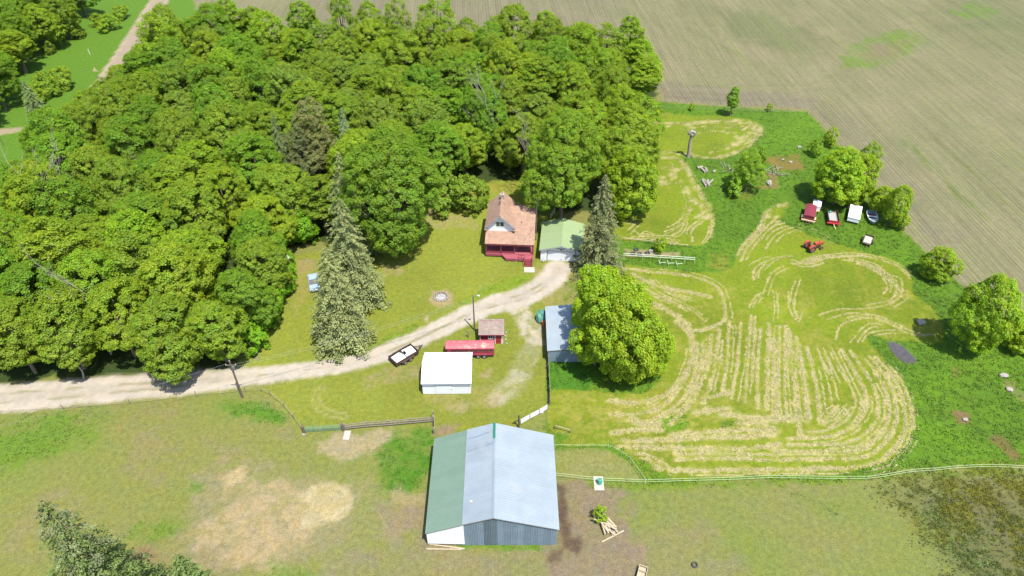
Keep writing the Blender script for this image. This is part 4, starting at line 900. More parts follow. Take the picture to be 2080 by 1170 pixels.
# ------------------------------------------------------------------ the barn
def barn():
    t = thing('barn', 'long metal barn with pale blue and green roof in the foreground', 'barn', (-2.1, 44.7, 0), math.radians(.35))
    xl, xj, xr, L = -7.85, -3.45, 7.5, 13.4; zr, zj, ze, zl = 6.0, 4.72, 3.55, 2.9
    MB().box(xl+.15, xr-.25, .12, L-.2, -.05, .02).obj('earth_floor', M['rust'], t)
    # wall frame, inside the sheets
    MB().prism([(xj, .05), (xr-.22, .05), (xr-.22, ze-.12), (0, zr-.2), (xj, zj-.2)], .16, .26).obj('gable_wall', M['dark'], t)
    MB().prism([(xl+.2, .05), (xr-.22, .05), (xr-.22, ze-.12), (0, zr-.2), (xj, zj-.2), (xl+.2, zl-.1)], L-.3, L-.2).obj('rear_wall', M['galv_wall'], t, (1, 1, 1))
    MB().box(xr-.32, xr-.22, .26, L-.3, 0, ze-.14).obj('side_wall', M['galv_wall'], t, (.9, .9, .9))
    MB().box(xl+.2, xl+.3, .26, L-.3, .6, zl-.12).obj('side_wall', M['wood'], t)
    # front wall sheets, each one a part
    n = 14; w = (xr-.2-xj)/n
    tone = [1.0, .95, 1.08, .62, .70, 1.1, .98, 1.02, 1.15, .92, .98, 1.05, .95, 1.1]
    top = lambda x: zj + (zr-zj)*(x-xj)/(0-xj) if x < 0 else zr + (ze-zr)*x/xr
    for i in range(n):
        x0 = xj + w*i + .004; x1 = xj + w*(i+1) - .004; mb = MB(); vs = []; k = 16
        for zz in (0, 1):
            for j in range(k+1):
                x = x0 + (x1-x0)*j/k; y = .10 - (.03 if j % 4 in (1, 2) else 0) - .012*(i % 2)
                vs.append((x, y, .03 + .05*(i % 3 == 1) if zz == 0 else top(x)-.09))
        mb.add(vs, [(j, j+1, k+2+j, k+1+j) for j in range(k)]); v2 = [(x, y+.03, z) for x, y, z in vs]; mb.add(v2, [(j+1, j, k+1+j, k+2+j) for j in range(k)])
        g = tone[i]; mb.obj('wall_sheet', M['galv_wall'], t, (g*.96, g, g*1.02))
    # white boarded end of the lean-to, hung clear of the ground
    for i in range(4):
        x0 = xl+.12 + i*1.08; x1 = x0 + 1.07; f = lambda x: zl + (zj-zl)*(x-xl)/(xj-xl)
        MB().prism([(x0, .55-.05*i), (x1, .55-.05*(i+1)), (x1, f(x1)-.12), (x0, f(x0)-.12)], .02, .07).obj('white_panel', M['white_metal'], t)
    for x in (xl+.15, (xl+xj)/2, xj-.1): MB().box(x-.08, x+.08, .1, .26, -.1, 2.6).obj('post', M['wood'], t)
    for y in (3.4, 6.8, 10.2, 13.1): MB().box(xl+.12, xl+.28, y-.08, y+.08, -.1, zl-.1).obj('post', M['wood'], t)
    # roof deck and sheets
    y0, y1 = -.12, L
    for a, b, c, d in (((0,y0,zr),(0,y1,zr),(xj,y1,zj),(xj,y0,zj)), ((xj,y0,zj-.02),(xj,y1,zj-.02),(xl,y1,zl),(xl,y0,zl)), ((xr,y0,ze),(xr,y1,ze),(0,y1,zr),(0,y0,zr))):
        q = MB(); A, B, C_, D = [Vector(v) - Vector((0, 0, .06)) for v in (a, b, c, d)]; q.slab(D, A, B, C_, .05) if (A-D).cross(C_-D).z > 0 else q.slab(D, C_, B, A, .05); q.obj('roof_deck', M['wood'], t)
    sheet(t, 'roof_sheet', M['galv'], (xr,y0,ze), (xr,y1,ze), (0,y1,zr), (0,y0,zr), 15, 1.0, .035)
    sheet(t, 'roof_sheet', M['galv'], (xj-.1,y1,zj-.03), (xj-.1,y0,zj-.03), (0,y0,zr), (0,y1,zr), 15, .97, .05)
    sheet(t, 'lean_to_sheet', M['green_roof'], (xl,y1,zl), (xl,y0,zl), (xj,y0,zj-.06), (xj,y1,zj-.06), 15, 1.0, .03)
    MB().slab((-.16,y0,zr+.0),(0,y0,zr+.06),(0,y1,zr+.06),(-.16,y1,zr+.0),.012).slab((0,y0,zr+.06),(.16,y0,zr+.0),(.16,y1,zr+.0),(0,y1,zr+.06),.012).obj('ridge_cap', M['galv'], t, (.86, .86, .88))
    MB().slab((-.2,11.0,zr+.03),(.02,11.0,zr+.10),(.02,y1,zr+.10),(-.2,y1,zr+.03),.012).slab((.02,11.0,zr+.10),(.12,11.0,zr+.06),(.12,y1,zr+.06),(.02,y1,zr+.10),.012).obj('ridge_flashing', M['teal'], t)
    for yy in (10.0, 11.9): MB().slab((xj+.1,yy,zj+.08),(xj+.1,yy-.22,zj+.07),(-.15,yy+.18,zr-.02),(-.15,yy+.4,zr-.01),.02).obj('seam_strip', M['galv'], t, (.72, .74, .8))
    MB().box(-2.75, -2.3, 2.55, 2.75, 4.93, 5.12).obj('roof_patch', M['cream'], t)
    return t
barn()

# ------------------------------------------------------------------ the farmhouse
def window(parent, x, y, z, w, h, axis='x', mull=1, frame='white_wall', out=-1):
    fr = MB(); e = .07
    if axis == 'x':
        yy0, yy1 = (y-.05, y+.03) if out < 0 else (y-.03, y+.05)
        fr.box(x-w/2-e, x+w/2+e, yy0, yy1, z-e, z).box(x-w/2-e, x+w/2+e, yy0, yy1, z+h, z+h+e).box(x-w/2-e, x-w/2, yy0, yy1, z, z+h).box(x+w/2, x+w/2+e, yy0, yy1, z, z+h)
        for i in range(mull): xx = x-w/2 + w*(i+1)/(mull+1); fr.box(xx-.03, xx+.03, yy0+.002, yy1-.002, z, z+h)
        f = fr.obj('window', M[frame], parent)
        for i in range(mull+1):
            a = x-w/2 + w*i/(mull+1) + .03; b = x-w/2 + w*(i+1)/(mull+1) - .03; MB().box(a, b, y-.03, y-.004, z+.004, z+h-.004).obj('pane', M['glass'], f)
    else:
        fr.box(x-.03, x+.05, y-w/2-e, y+w/2+e, z-e, z).box(x-.03, x+.05, y-w/2-e, y+w/2+e, z+h, z+h+e).box(x-.03, x+.05, y-w/2-e, y-w/2, z, z+h).box(x-.03, x+.05, y+w/2, y+w/2+e, z, z+h)
        f = fr.obj('window', M[frame], parent); MB().box(x+.004, x+.03, y-w/2, y+w/2, z, z+h).obj('pane', M['glass'], f)
    return f
def house():
    t = thing('farmhouse', 'white farmhouse with brown shingle roof and maroon front porch', 'house', (-2.06, 102.55, 0), math.radians(-3.4))
    D, hw, ze, zr = 7.3, 2.35, 4.9, 7.45
    W = M['white_wall']
    MB().prism([(-hw, 0), (hw, 0), (hw, ze-.25), (0, zr-.3), (-hw, ze-.25)], 0, .2).obj('front_wall', W, t)
    MB().prism([(-hw, 0), (hw, 0), (hw, ze-.25), (0, zr-.3), (-hw, ze-.25)], D-.2, D).obj('rear_wall', W, t)
    MB().box(-hw, -hw+.2, .2, D-.2, 0, ze-.2).obj('side_wall', W, t); MB().box(hw-.2, hw, .2, D-.2, 0, ze-.2).obj('side_wall', W, t)
    xw = 5.85
    MB().box(hw, xw, .0, .2, 0, 4.0).obj('wing_wall', W, t); MB().box(hw, xw, 7.3, 7.5, 0, 4.6).obj('wing_wall', W, t)
    q = MB(); q.add([(xw-.2, .2, 0), (xw-.2, 7.3, 0), (xw-.2, 7.3, 4.6), (xw-.2, 4.85, 5.95), (xw-.2, .2, 3.95), (xw, .2, 0), (xw, 7.3, 0), (xw, 7.3, 4.6), (xw, 4.85, 5.95), (xw, .2, 3.95)],
        [(4,3,2,1,0), (5,6,7,8,9), (0,1,6,5), (1,2,7,6), (2,3,8,7), (3,4,9,8), (4,0,5,9)]); q.obj('wing_wall', W, t)
    # main roof
    k = (zr-ze)/2.68; o = .38
    MB().slab((-2.68,-o,ze), (0,-o,zr), (0,D+.3,zr), (-2.68,D+.3,ze), .14).obj('roof', M['shingle'], t) if False else None
    r = MB(); r.slab((0,-o,zr), (0,D+.3,zr), (-2.68,D+.3,ze), (-2.68,-o,ze), .12); ro = r.obj('roof', M['shingle'], t)
    r = MB(); r.slab((2.68,-o,ze), (2.68,D+.3,ze), (.0,D+.3,zr), (.0,-o,zr), .12); r.obj('roof', M['shingle'], t)
    MB().slab((-.14,-o-.01,zr-.08),(0,-o-.01,zr+.03),(0,D+.31,zr+.03),(-.14,D+.31,zr-.08),.03) if False else None
    MB().beam((0,-o-.01,zr+.01),(0,D+.31,zr+.01),.22,.05).obj('ridge_cap', M['shingle'], t)
    # barge boards, returns
    for s in (-1, 1):
        MB().beam((s*.02,-o-.03,zr-.16), (s*2.64,-o-.03,ze-.12), .06, .26, up=(0,1,0)).obj('barge_board', M['soffit'], t)
        MB().slab((s*2.72-.45*(s>0)-.0, -.62, ze-.34), (s*2.72+.45*(s<0), -.62, ze-.34), (s*2.72+.45*(s<0), .0, ze+.06), (s*2.72-.45*(s>0), .0, ze+.06), .1).obj('eave_return', M['shingle'], t)
        MB().box(min(s*2.3, s*2.7), max(s*2.3, s*2.7), -.06, .4, 4.0, ze-.36).obj('corner_return', M['soffit'], t)
    window(t, -.05, 0, 5.0, 1.35, .95, mull=1)
    # wing roof and porch roof in one slope
    zp = lambda y: 2.98 + .437*(y+2.45)
    MB().slab((xw+.25,-2.45,zp(-2.45)), (xw+.25,4.85,zp(4.85)), (.6,4.85,zp(4.85)), (.6,0.02,zp(.02)), .12).obj('porch_roof_skip', M['shingle'], t) if False else None
    MB().slab((2.36,.0,zp(0)), (xw+.25,.0,zp(0)), (xw+.25,4.85,zp(4.85)), (1.2,4.85,zp(4.85)), .12).obj('wing_roof', M['shingle'], t)
    MB().slab((xw+.25,4.86,zp(4.85)-.01), (xw+.25,7.8,4.55), (1.2,7.8,4.55), (1.2,4.86,zp(4.85)-.01), .12).obj('wing_roof', M['shingle'], t)
    MB().slab((-2.55,-2.45,zp(-2.45)), (xw+.25,-2.45,zp(-2.45)), (xw+.25,-.003,zp(0)), (-2.55,-.003,zp(0)), .12).obj('porch_roof', M['shingle'], t)
    MB().box(-2.5, xw+.2, -2.40, -2.3, 2.62, 2.86).obj('porch_beam', M['maroon'], t)
    # porch floor, open deck, posts, rails
    MB().box(-2.45, xw+.1, -2.35, -.01, .3, .82).obj('porch_floor', M['maroon_pale'], t)
    MB().prism_z([(.35,-2.352), (1.15,-3.5), (xw+.1,-3.5), (xw+.1,-2.352)], .25, .72).obj('deck', M['maroon_pale'], t)
    for x in (-2.35, .25, 2.6, xw-.05): MB().box(x-.08, x+.08, -2.28, -2.12, .82, 2.7).obj('porch_post', M['maroon'], t)
    for a, b in ((-2.27, .17), (.33, 2.52)):
        MB().box(a, b, -2.24, -2.16, 1.02, 1.10).box(a, b, -2.235, -2.165, 1.10, 1.22).obj('porch_rail', M['maroon'], t)
    MB().box(xw+.02, xw+.10, -2.2, -.1, 1.5, 1.6).box(xw+.03, xw+.09, -2.1, -2.0, .82, 1.5).obj('porch_rail', M['maroon'], t)
    st = MB()
    for i in range(4):
        MB().box(4.55, 5.75, -3.52-.3*(i+1), -3.50-.3*i, .02, .58-.15*i).obj('step', M['maroon'], t)
    for x in (4.45, 5.85):
        MB().beam((x,-3.45,1.5), (x,-4.75,.85), .07, .07).beam((x,-3.5,.7), (x,-3.5,1.55), .08).beam((x,-4.7,0), (x,-4.7,.9), .08).obj('stair_rail', M['maroon'], t)
    MB().box(3.4, 4.42, -3.47, -3.40, 1.42, 1.5).box(3.42, 3.5, -3.48, -3.40, .72, 1.42).box(3.9, 3.96, -3.47, -3.41, .72, 1.42).obj('deck_rail', M['maroon'], t)
    window(t, -1.1, 0, 1.5, 1.1, 1.2); window(t, 3.9, 0, 1.5, 1.2, 1.1)
    d = MB().box(1.05, 1.95, -.05, -.004, .84, 2.85).obj('door', M['white_wall'], t); MB().box(1.8, 1.86, -.1, -.05, 1.8, 1.92).obj('handle', M['steel'], d)
    window(t, xw, 3.0, 1.5, .9, 1.2, axis='y')
    # chimney and vents
    ch = MB().box(-.28, .28, 5.3, 5.86, zr-.4, zr+.55).obj('chimney', M['stone'], t); MB().box(-.34, .34, 5.24, 5.92, zr+.55, zr+.68).obj('chimney_cap', M['concrete'], ch); MB().box(-.14, .14, 5.44, 5.72, zr+.68, zr+.74).obj('flue', M['rust'], ch)
    MB().tube((-.3,3.7,zr-.4),(-.3,3.7,zr+.35),.09).tube((-.3,3.7,zr+.35),(-.3,3.7,zr+.5),.15,.15).obj('vent_pipe', M['steel'], t)
    MB().tube((3.7,1.6,zp(1.6)-.1),(3.7,1.6,zp(1.6)+.4),.07).obj('vent_pipe', M['steel'], t)
    return t
house()
def L2W(o, yaw, x, y): c, s = math.cos(yaw), math.sin(yaw); return (o[0]+c*x-s*y, o[1]+s*x+c*y)
HO, HY = (-2.06, 102.55), math.radians(-3.4)
x, y = L2W(HO, HY, 6.25, 3.2); m_ = thing('aerial_mast', 'tall thin grey mast standing against the gable end of the farmhouse', 'mast', (x, y, 0))
MB().tube((0,0,-.1),(0,0,8.6),.075,.06,8).obj('pole', M['steel'], m_); MB().tube((0,0,8.6),(0,0,8.9),.1,.1,8).obj('cap', M['steel'], m_); MB().beam((0,0,4.0),(-.42,0,4.0),.05).obj('bracket', M['steel'], m_)
x, y = L2W(HO, HY, 5.35, -5.6); tag(MB().box(-.85,.95,-.75,.65,-.05,.07).obj('concrete_pad', M['concrete'], loc=(x, y, 0)), 'pale concrete pad at the foot of the porch steps', 'pad')
for i, (px, py, r) in enumerate([(1002,517,.26),(1008,518,.22),(1013,519,.34),(1019,519,.24),(1024,521,.28),(1037,527,.2),(1043,530,.26),(1048,531,.18)]):
    x, y = G(px, py); tag(MB().blob((0,0,r*.3),(r,r*.8,r*.6),i).obj('stone', M['stone'], loc=(x, y, 0)), ['pale edging stone at the west corner of the porch','small pale edging stone, second along the porch front','largest pale edging stone along the porch front','pale edging stone right of the largest along the porch','wide pale edging stone where the deck begins','small pale edging stone below the angled deck edge','pale edging stone in the middle below the deck','tiny pale edging stone nearest the porch steps'][i], 'stone', 'edging stones by the porch')

# ------------------------------------------------------------------ the garage
def garage():
    yaw = math.radians(-5.5); t = thing('garage', 'white garage with pale green gable roof beside the farmhouse', 'garage', (8.58, 99.0, 0), yaw)
    hw, D, ze, zr = 3.6, 8.0, 2.5, 3.5; W = M['white_wall']
    dw = 2.42
    MB().box(-hw, -dw, 0, .15, 0, 2.2).box(dw, hw, 0, .15, 0, 2.2).prism([(-hw, 2.2), (hw, 2.2), (hw, ze), (0, zr-.1), (-hw, ze)], 0, .15).obj('front_wall', W, t)
    MB().prism([(-hw, 0), (hw, 0), (hw, ze), (0, zr-.1), (-hw, ze)], D-.15, D).obj('rear_wall', W, t)
    MB().box(-hw, -hw+.15, .15, D-.15, 0, ze-.04).obj('side_wall', W, t); MB().box(hw-.15, hw, .15, D-.15, 0, ze-.04).obj('side_wall', W, t)
    d = None
    for i in range(4):
        p = MB().box(-dw+.02, dw-.02, .16+.008*(i % 2), .22, .02+.53*i, .54+.53*i)
        if d is None: d = p.obj('overhead_door', M['white_metal'], t); MB().box(-.12,.12,.12,.16,.3,.38).obj('handle', M['steel'], d)
        else: p.obj('door_panel', M['white_metal'], d)
    MB().box(-dw-.1, -dw, -.02, .15, 0, 2.2).box(dw, dw+.1, -.02, .15, 0, 2.2).box(-dw-.1, dw+.1, -.025, .0, 2.2, 2.3).obj('door_frame', M['soffit'], t)
    o = .3
    for s in (-1, 1): q = MB(); (q.slab((0,-o,zr-.03),(0,D+o,zr-.03),(-hw-.25,D+o,ze-.06),(-hw-.25,-o,ze-.06),.06) if s < 0 else q.slab((hw+.25,-o,ze-.06),(hw+.25,D+o,ze-.06),(0,D+o,zr-.03),(0,-o,zr-.03),.06)); q.obj('roof_deck', M['wood'], t)
    sheet(t, 'roof_sheet', M['pale_green'], (-hw-.27,D+o,ze-.03), (-hw-.27,-o,ze-.03), (0,-o,zr), (0,D+o,zr), 9, 1.0, .02)
    sheet(t, 'roof_sheet', M['pale_green'], (hw+.27,-o,ze-.03), (hw+.27,D+o,ze-.03), (0,D+o,zr), (0,-o,zr), 9, 1.03, .02)
    MB().slab((-.18,-o,zr+.02),(0,-o,zr+.06),(0,D+o,zr+.06),(-.18,D+o,zr+.02),.012).slab((0,-o,zr+.06),(.18,-o,zr+.02),(.18,D+o,zr+.02),(0,D+o,zr+.06),.012).obj('ridge_cap', M['pale_green'], t, (1.05,1.05,1.05))
    for s in (-1, 1): MB().beam((0,-o-.03,zr-.06),(s*(hw+.25),-o-.03,ze-.1),.04,.16,up=(0,1,0)).obj('barge_board', M['soffit'], t)
    # antlers over the door
    x, y = L2W((8.58, 99.0), yaw, -.05, -.04); a = thing('antlers', 'pair of antlers mounted over the garage door', 'antlers', (x, y, 2.62), yaw)
    MB().box(-.12,.12,-.05,.02,-.2,.12).obj('skull_plate', M['wood'], a)
    for s in (-1, 1):
        MB().path([(s*.08,-.06,.05),(s*.35,-.16,.28),(s*.68,-.2,.26),(s*.85,-.22,.4)],.05,.025,5).path([(s*.35,-.16,.28),(s*.36,-.2,.5)],.035,.015,5).path([(s*.6,-.19,.27),(s*.62,-.22,.46)],.035,.015,5).obj('antler', M['wood'], a)
    x, y = L2W((8.58, 99.0), yaw, 3.0, -.18); s_ = thing('wall_shelf', 'dark shelf on the garage front beside the door', 'shelf', (x, y, 1.5), yaw)
    MB().box(-.95,.85,-.18,.16,0,.09).obj('board', M['rust'], s_)
    for q in (-.7, .6): MB().beam((q,.14,-.3),(q,-.12,0),.05).obj('bracket', M['rust'], s_)
    x, y = L2W((8.58, 99.0), yaw, 2.95, -.45); b = thing('bench', 'low wooden bench under the shelf at the garage front', 'bench', (x, y, 0), yaw)
    MB().box(-.9,.8,-.2,.2,.38,.46).obj('seat', M['wood'], b)
    for q in (-.75, .65): MB().box(q-.05,q+.05,-.18,.18,-.02,.38).obj('leg', M['wood'], b)
    x, y = L2W((8.58, 99.0), yaw, -3.15, -.35); tag(MB().blob((0,0,.16),(.42,.25,.22),3).obj('stone', M['stone'], loc=(x, y, 0)), 'grey stone at the garage corner nearest the farmhouse', 'stone')
garage()

# ------------------------------------------------------------------ white shed
def white_shed():
    t = thing('white_shed', 'all white metal shed with gable roof next to the red stock trailer', 'shed', (-9.25, 68.3, 0), math.radians(.6))
    hw, D, ze, zr = 3.42, 5.75, 2.32, 3.52; Wm = M['white_metal']
    MB().box(-hw, hw, 0, .12, 0, ze-.05).obj('front_wall', Wm, t); MB().box(-hw, hw, D-.12, D, 0, ze-.05).obj('rear_wall', Wm, t)
    for s in (-1, 1):
        x0, x1 = (-hw, -hw+.12) if s < 0 else (hw-.12, hw); q = MB()
        P = [(.12, 0), (D-.12, 0), (D-.12, ze-.08), (D/2, zr-.1), (.12, ze-.08)]; n = 5
        vs = [(x0, a, b) for a, b in P] + [(x1, a, b) for a, b in P]
        q.add(vs, [(4,3,2,1,0), (5,6,7,8,9)] + [(i, (i+1) % n, n+(i+1) % n, n+i) for i in range(n)]); q.obj('side_wall', Wm, t)
    o = .22
    sheet(t, 'roof_sheet', M['white_sheet'], (-hw-.12,-o,ze), (hw+.12,-o,ze), (hw+.12,D/2,zr), (-hw-.12,D/2,zr), 8, 1.0, .015)
    sheet(t, 'roof_sheet', M['white_sheet'], (hw+.12,D+o,ze), (-hw-.12,D+o,ze), (-hw-.12,D/2,zr), (hw+.12,D/2,zr), 8, .98, .015)
    MB().slab((-hw-.12,D/2-.16,zr-.01),(hw+.12,D/2-.16,zr-.01),(hw+.12,D/2,zr+.06),(-hw-.12,D/2,zr+.06),.012).slab((-hw-.12,D/2,zr+.06),(hw+.12,D/2,zr+.06),(hw+.12,D/2+.16,zr-.01),(-hw-.12,D/2+.16,zr-.01),.012).obj('ridge_cap', M['white_metal'], t)
    MB().box(-hw-.1, hw+.1, -o-.06, -o+.0, ze-.14, ze-.03).obj('gutter', M['soffit'], t)
    d = MB().box(-1.55, .82, -.07, -.02, .06, 1.95).obj('sliding_door', Wm, t)
    MB().box(-1.7, 1.0, -.11, -.05, 1.96, 2.06).obj('door_track', M['soffit'], t); MB().box(.62, .7, -.1, -.07, .9, 1.15).obj('handle', M['steel'], d)
    MB().box(hw, hw+.12, 1.6, 1.85, 1.7, 2.1).obj('wall_lamp', M['rust'], t)
    MB().tube((-hw-.08,.0,0),(-hw-.08,.0,ze-.1),.06).obj('downpipe', M['rust'], t)
M['white_sheet'] = flat_mat('white roof sheet', (.50, .505, .50), .5, var=.03, scale=.7, objcol=True)
white_shed()

# ------------------------------------------------------------------ small red shed
def red_shed():
    t = thing('red_shed', 'small red shed with brown shingle roof beside the yard light', 'shed', (-3.14, 78.5, 0), 0)
    hw, D = 1.75, 1.9; zf, zb = 2.25, 3.25
    MB().box(-hw, hw, 0, .1, 0, zf-.05).obj('front_wall', M['red'], t); MB().box(-hw, hw, D-.1, D, 0, zb-.1).obj('rear_wall', M['red'], t)
    for s in (-1, 1):
        x0, x1 = (-hw, -hw+.1) if s < 0 else (hw-.1, hw); P = [(.1, 0), (D-.1, 0), (D-.1, zb-.18), (.1, zf-.06)]; n = 4
        q = MB(); q.add([(x0, a, b) for a, b in P] + [(x1, a, b) for a, b in P], [(3,2,1,0), (4,5,6,7)] + [(i, (i+1) % n, n+(i+1) % n, n+i) for i in range(n)]); q.obj('side_wall', M['red'], t)
    MB().slab((-hw-.2,-.35,zf-.1),(hw+.2,-.35,zf-.1),(hw+.2,D+.15,zb),(-hw-.2,D+.15,zb),.1).obj('roof', M['shingle_grey'], t)
    MB().box(-hw-.18, hw+.18, -.39, -.353, zf-.24, zf-.1).obj('fascia', M['maroon'], t)
    for x in (-hw-.01, hw-.09): MB().box(x, x+.1, -.03, -.003, 0, zf-.25).obj('corner_board', M['white_wall'], t)
    window(t, -.12, 0, 1.05, .62, .8, mull=1)
    d = MB().box(.62, 1.5, -.045, -.004, .05, 1.95).obj('door', M['red'], t)
    MB().box(.52,.62,-.05,-.006,0,2.0).box(1.5,1.6,-.05,-.006,0,2.0).obj('door_frame', M['white_wall'], t); MB().box(.72,1.4,-.065,-.046,1.15,1.25).obj('batten', M['maroon'], d); MB().box(.7,.76,-.1,-.046,.9,1.0).obj('handle', M['steel'], d)
red_shed()
for i, (px, py) in enumerate([(1026,682),(1027,690),(1029,698),(1028,676)]):
    x, y = G(px, py); tag(MB().blob((0,0,.07),(.2,.16,.12),40+i).obj('stone', M['stone'], loc=(x, y, 0)), ['pale stone by the small red shed, at its door end wall middle','pale stone beside the small red shed, second from the front','pale stone at the front corner of the small red shed','pale stone at the roof end of the row beside the small red shed'][i], 'stone', 'stones beside the red shed')

# ------------------------------------------------------------------ pale blue lean-to shed under the trees
def blue_shed():
    t = thing('lean_to_shed', 'pale blue metal shed half hidden under yellow green trees', 'shed', (5.3, 74.6, 0), math.radians(-.3))
    Wd, D, za, zb = 5.2, 9.6, 2.4, 3.0
    MB().box(0, Wd, 0, .1, 0, za-.02).obj('end_wall', M['galv'], t, (.72, .8, .86)); MB().box(0, Wd, D-.1, D, 0, za-.05).obj('end_wall', M['galv'], t, (.72, .8, .86))
    MB().box(Wd-.1, Wd, .1, D-.1, 0, zb-.1).obj('back_wall', M['galv'], t, (.7, .78, .84)); MB().box(0, .08, .1, 4.9, 0, za-.1).obj('front_wall', M['maroon'], t)
    for y in (4.98, 7.4, 9.4): MB().box(0, .14, y-.07, y+.07, -.1, za-.08).obj('post', M['wood'], t)
    MB().slab((-.1,D+.15,za-.05),(-.1,-.12,za-.05),(Wd+.2,-.12,zb-.05),(Wd+.2,D+.15,zb-.05),.06).obj('roof_deck', M['wood'], t)
    sheet(t, 'roof_sheet', M['galv'], (-.12,D+.15,za), (-.12,-.12,za), (Wd+.2,-.12,zb), (Wd+.2,D+.15,zb), 11, 1.08, .03)
blue_shed()
x, y = G(1101, 648); q = thing('tarp_heap', 'heap under a green tarpaulin beside the pale blue shed', 'tarp', (x, y, 0))
mb = MB(); mb.blob((0,0,.55),(.95,1.25,.95),5,12,7,.16); mb.obj('tarpaulin', M['tarp'], q); MB().box(-.6,.6,-.8,.8,-.02,.35).obj('pallet', M['wood'], q)
x, y = G(1104, 660); q = thing('orange_barrel', 'orange plastic drum beside the green tarpaulin heap', 'barrel', (x, y, 0)); MB().tube((0,0,0),(0,0,.75),.3,.3,12).obj('drum', M['orange'], q); MB().tube((0,0,.75),(0,0,.8),.31,.28,12).obj('lid', M['orange'], q)

# ------------------------------------------------------------------ vehicles and farm gear
def wheel(parent, x, y, r, w, axis=(0,1,0), rim='rim', tyre='rubber', z=None):
    z = r if z is None else z; ax = Vector(axis)
    o = MB().torus((x,y,z), axis, r-w*.5, w*.5, 16, 7).obj('wheel', M[tyre], parent)
    MB().tube(Vector((x,y,z))-ax*w*.28, Vector((x,y,z))+ax*w*.28, r-w*.75, r-w*.75, 12).obj('rim', M[rim], o)
    return o
def stock_trailer():
    t = thing('stock_trailer', 'long faded red gooseneck stock trailer behind the white shed', 'trailer', (-2.7, 76.35, 0), math.radians(1.0))
    L = 7.3; hw = .88; z0 = .55; zs = 2.0; zt = 2.32
    # body: lower box from the rear to the neck, raised nose in front
    MB().box(-5.4, 0, -hw, hw, z0-.12, z0).obj('floor', M['rust'], t)
    MB().box(-5.4, -.05, hw-.05, hw, z0, zs).obj('side_panel', M['trailer_red'], t)
    MB().box(-5.4, -.05, -hw, -hw+.05, z0, 1.28).obj('side_panel', M['trailer_red'], t)
    MB().box(-5.4, -.05, -hw, -hw+.05, 1.72, zs).obj('side_panel', M['trailer_red'], t)
    MB().box(-5.4, -.05, -hw+.02, -hw+.04, 1.28, 1.72).obj('vent_slot', M['rust'], t)
    MB().box(-.05, 0, -hw, hw, z0, zs).obj('rear_gate', M['trailer_red'], t)
    MB().prism_z([(-7.3,-.45),(-6.9,-hw),(-5.4,-hw),(-5.4,hw),(-6.9,hw),(-7.3,.45)], 1.15, zs).obj('nose', M['trailer_red'], t)
    MB().box(-6.45, -5.35, -hw-.012, -hw+.0, 1.45, 1.72).obj('window_slot', M['dark'], t)
    MB().add([(-5.4,-hw,z0),(-5.0,-hw,z0),(-5.4,-hw,1.2),(-5.4,hw,z0),(-5.0,hw,z0),(-5.4,hw,1.2)],[(0,1,2),(5,4,3),(0,3,4,1),(1,4,5,2),(2,5,3,0)]).obj('neck_gusset', M['trailer_red'], t)
    for i in range(8):
        x = -5.2 + i*.72; MB().box(x-.03, x+.03, -hw-.03, -hw-.002, z0, zs).obj('rib', M['trailer_red'], t)
    MB().box(-5.4, 0, -hw-.035, -hw-.004, 1.2, 1.28).box(-5.4, 0, -hw-.035, -hw-.004, z0-.02, z0+.08).obj('side_rail', M['maroon'], t)
    # rounded roof, three sections
    for a, b in ((-7.2,-4.8),(-4.8,-2.4),(-2.4,.04)):
        mb = MB(); n = 9; prof = [(-hw-.02 + (2*hw+.04)*i/(n-1), zs + (zt-zs)*math.sin(math.pi*i/(n-1))**.55) for i in range(n)]
        vs = [(x, p, z) for x in (a, b) for p, z in prof]; mb.add(vs, [(i, n+i, n+i+1, i+1) for i in range(n-1)], True); mb.add([(x, p, z-.04) for x, p, z in vs], [(i, i+1, n+i+1, n+i) for i in range(n-1)])
        mb.add([(a, p, z) for p, z in prof], [tuple(range(n))]); mb.add([(b, p, z) for p, z in prof], [tuple(range(n-1,-1,-1))])
        mb.obj('roof', M['trailer_roof'], t)
    for x in (-2.35, -1.45):
        wheel(t, x, -hw-.12, .38, .24); wheel(t, x, hw+.12, .38, .24)
    for s in (-1, 1):
        y0, y1 = (-hw-.27, -hw-.004) if s < 0 else (hw+.004, hw+.27)
        MB().box(-2.95, -.85, y0, y1, .82, .87).box(-2.95, -2.9, y0, y1, .6, .82).box(-.9, -.85, y0, y1, .6, .82).obj('fender', M['maroon'], t)
    MB().box(-1.1, -.2, -.6, .6, .3, .43).box(-3.4, -1.0, -.05, .05, .32, .42).obj('axle_frame', M['rust'], t)
    MB().tube((-6.7,0,1.15),(-6.7,0,.5),.07).tube((-5.9,-.5,1.15),(-5.9,-.5,.0),.045).tube((-5.9,.5,1.15),(-5.9,.5,.0),.045).obj('gooseneck_hitch', M['rust'], t)
stock_trailer()

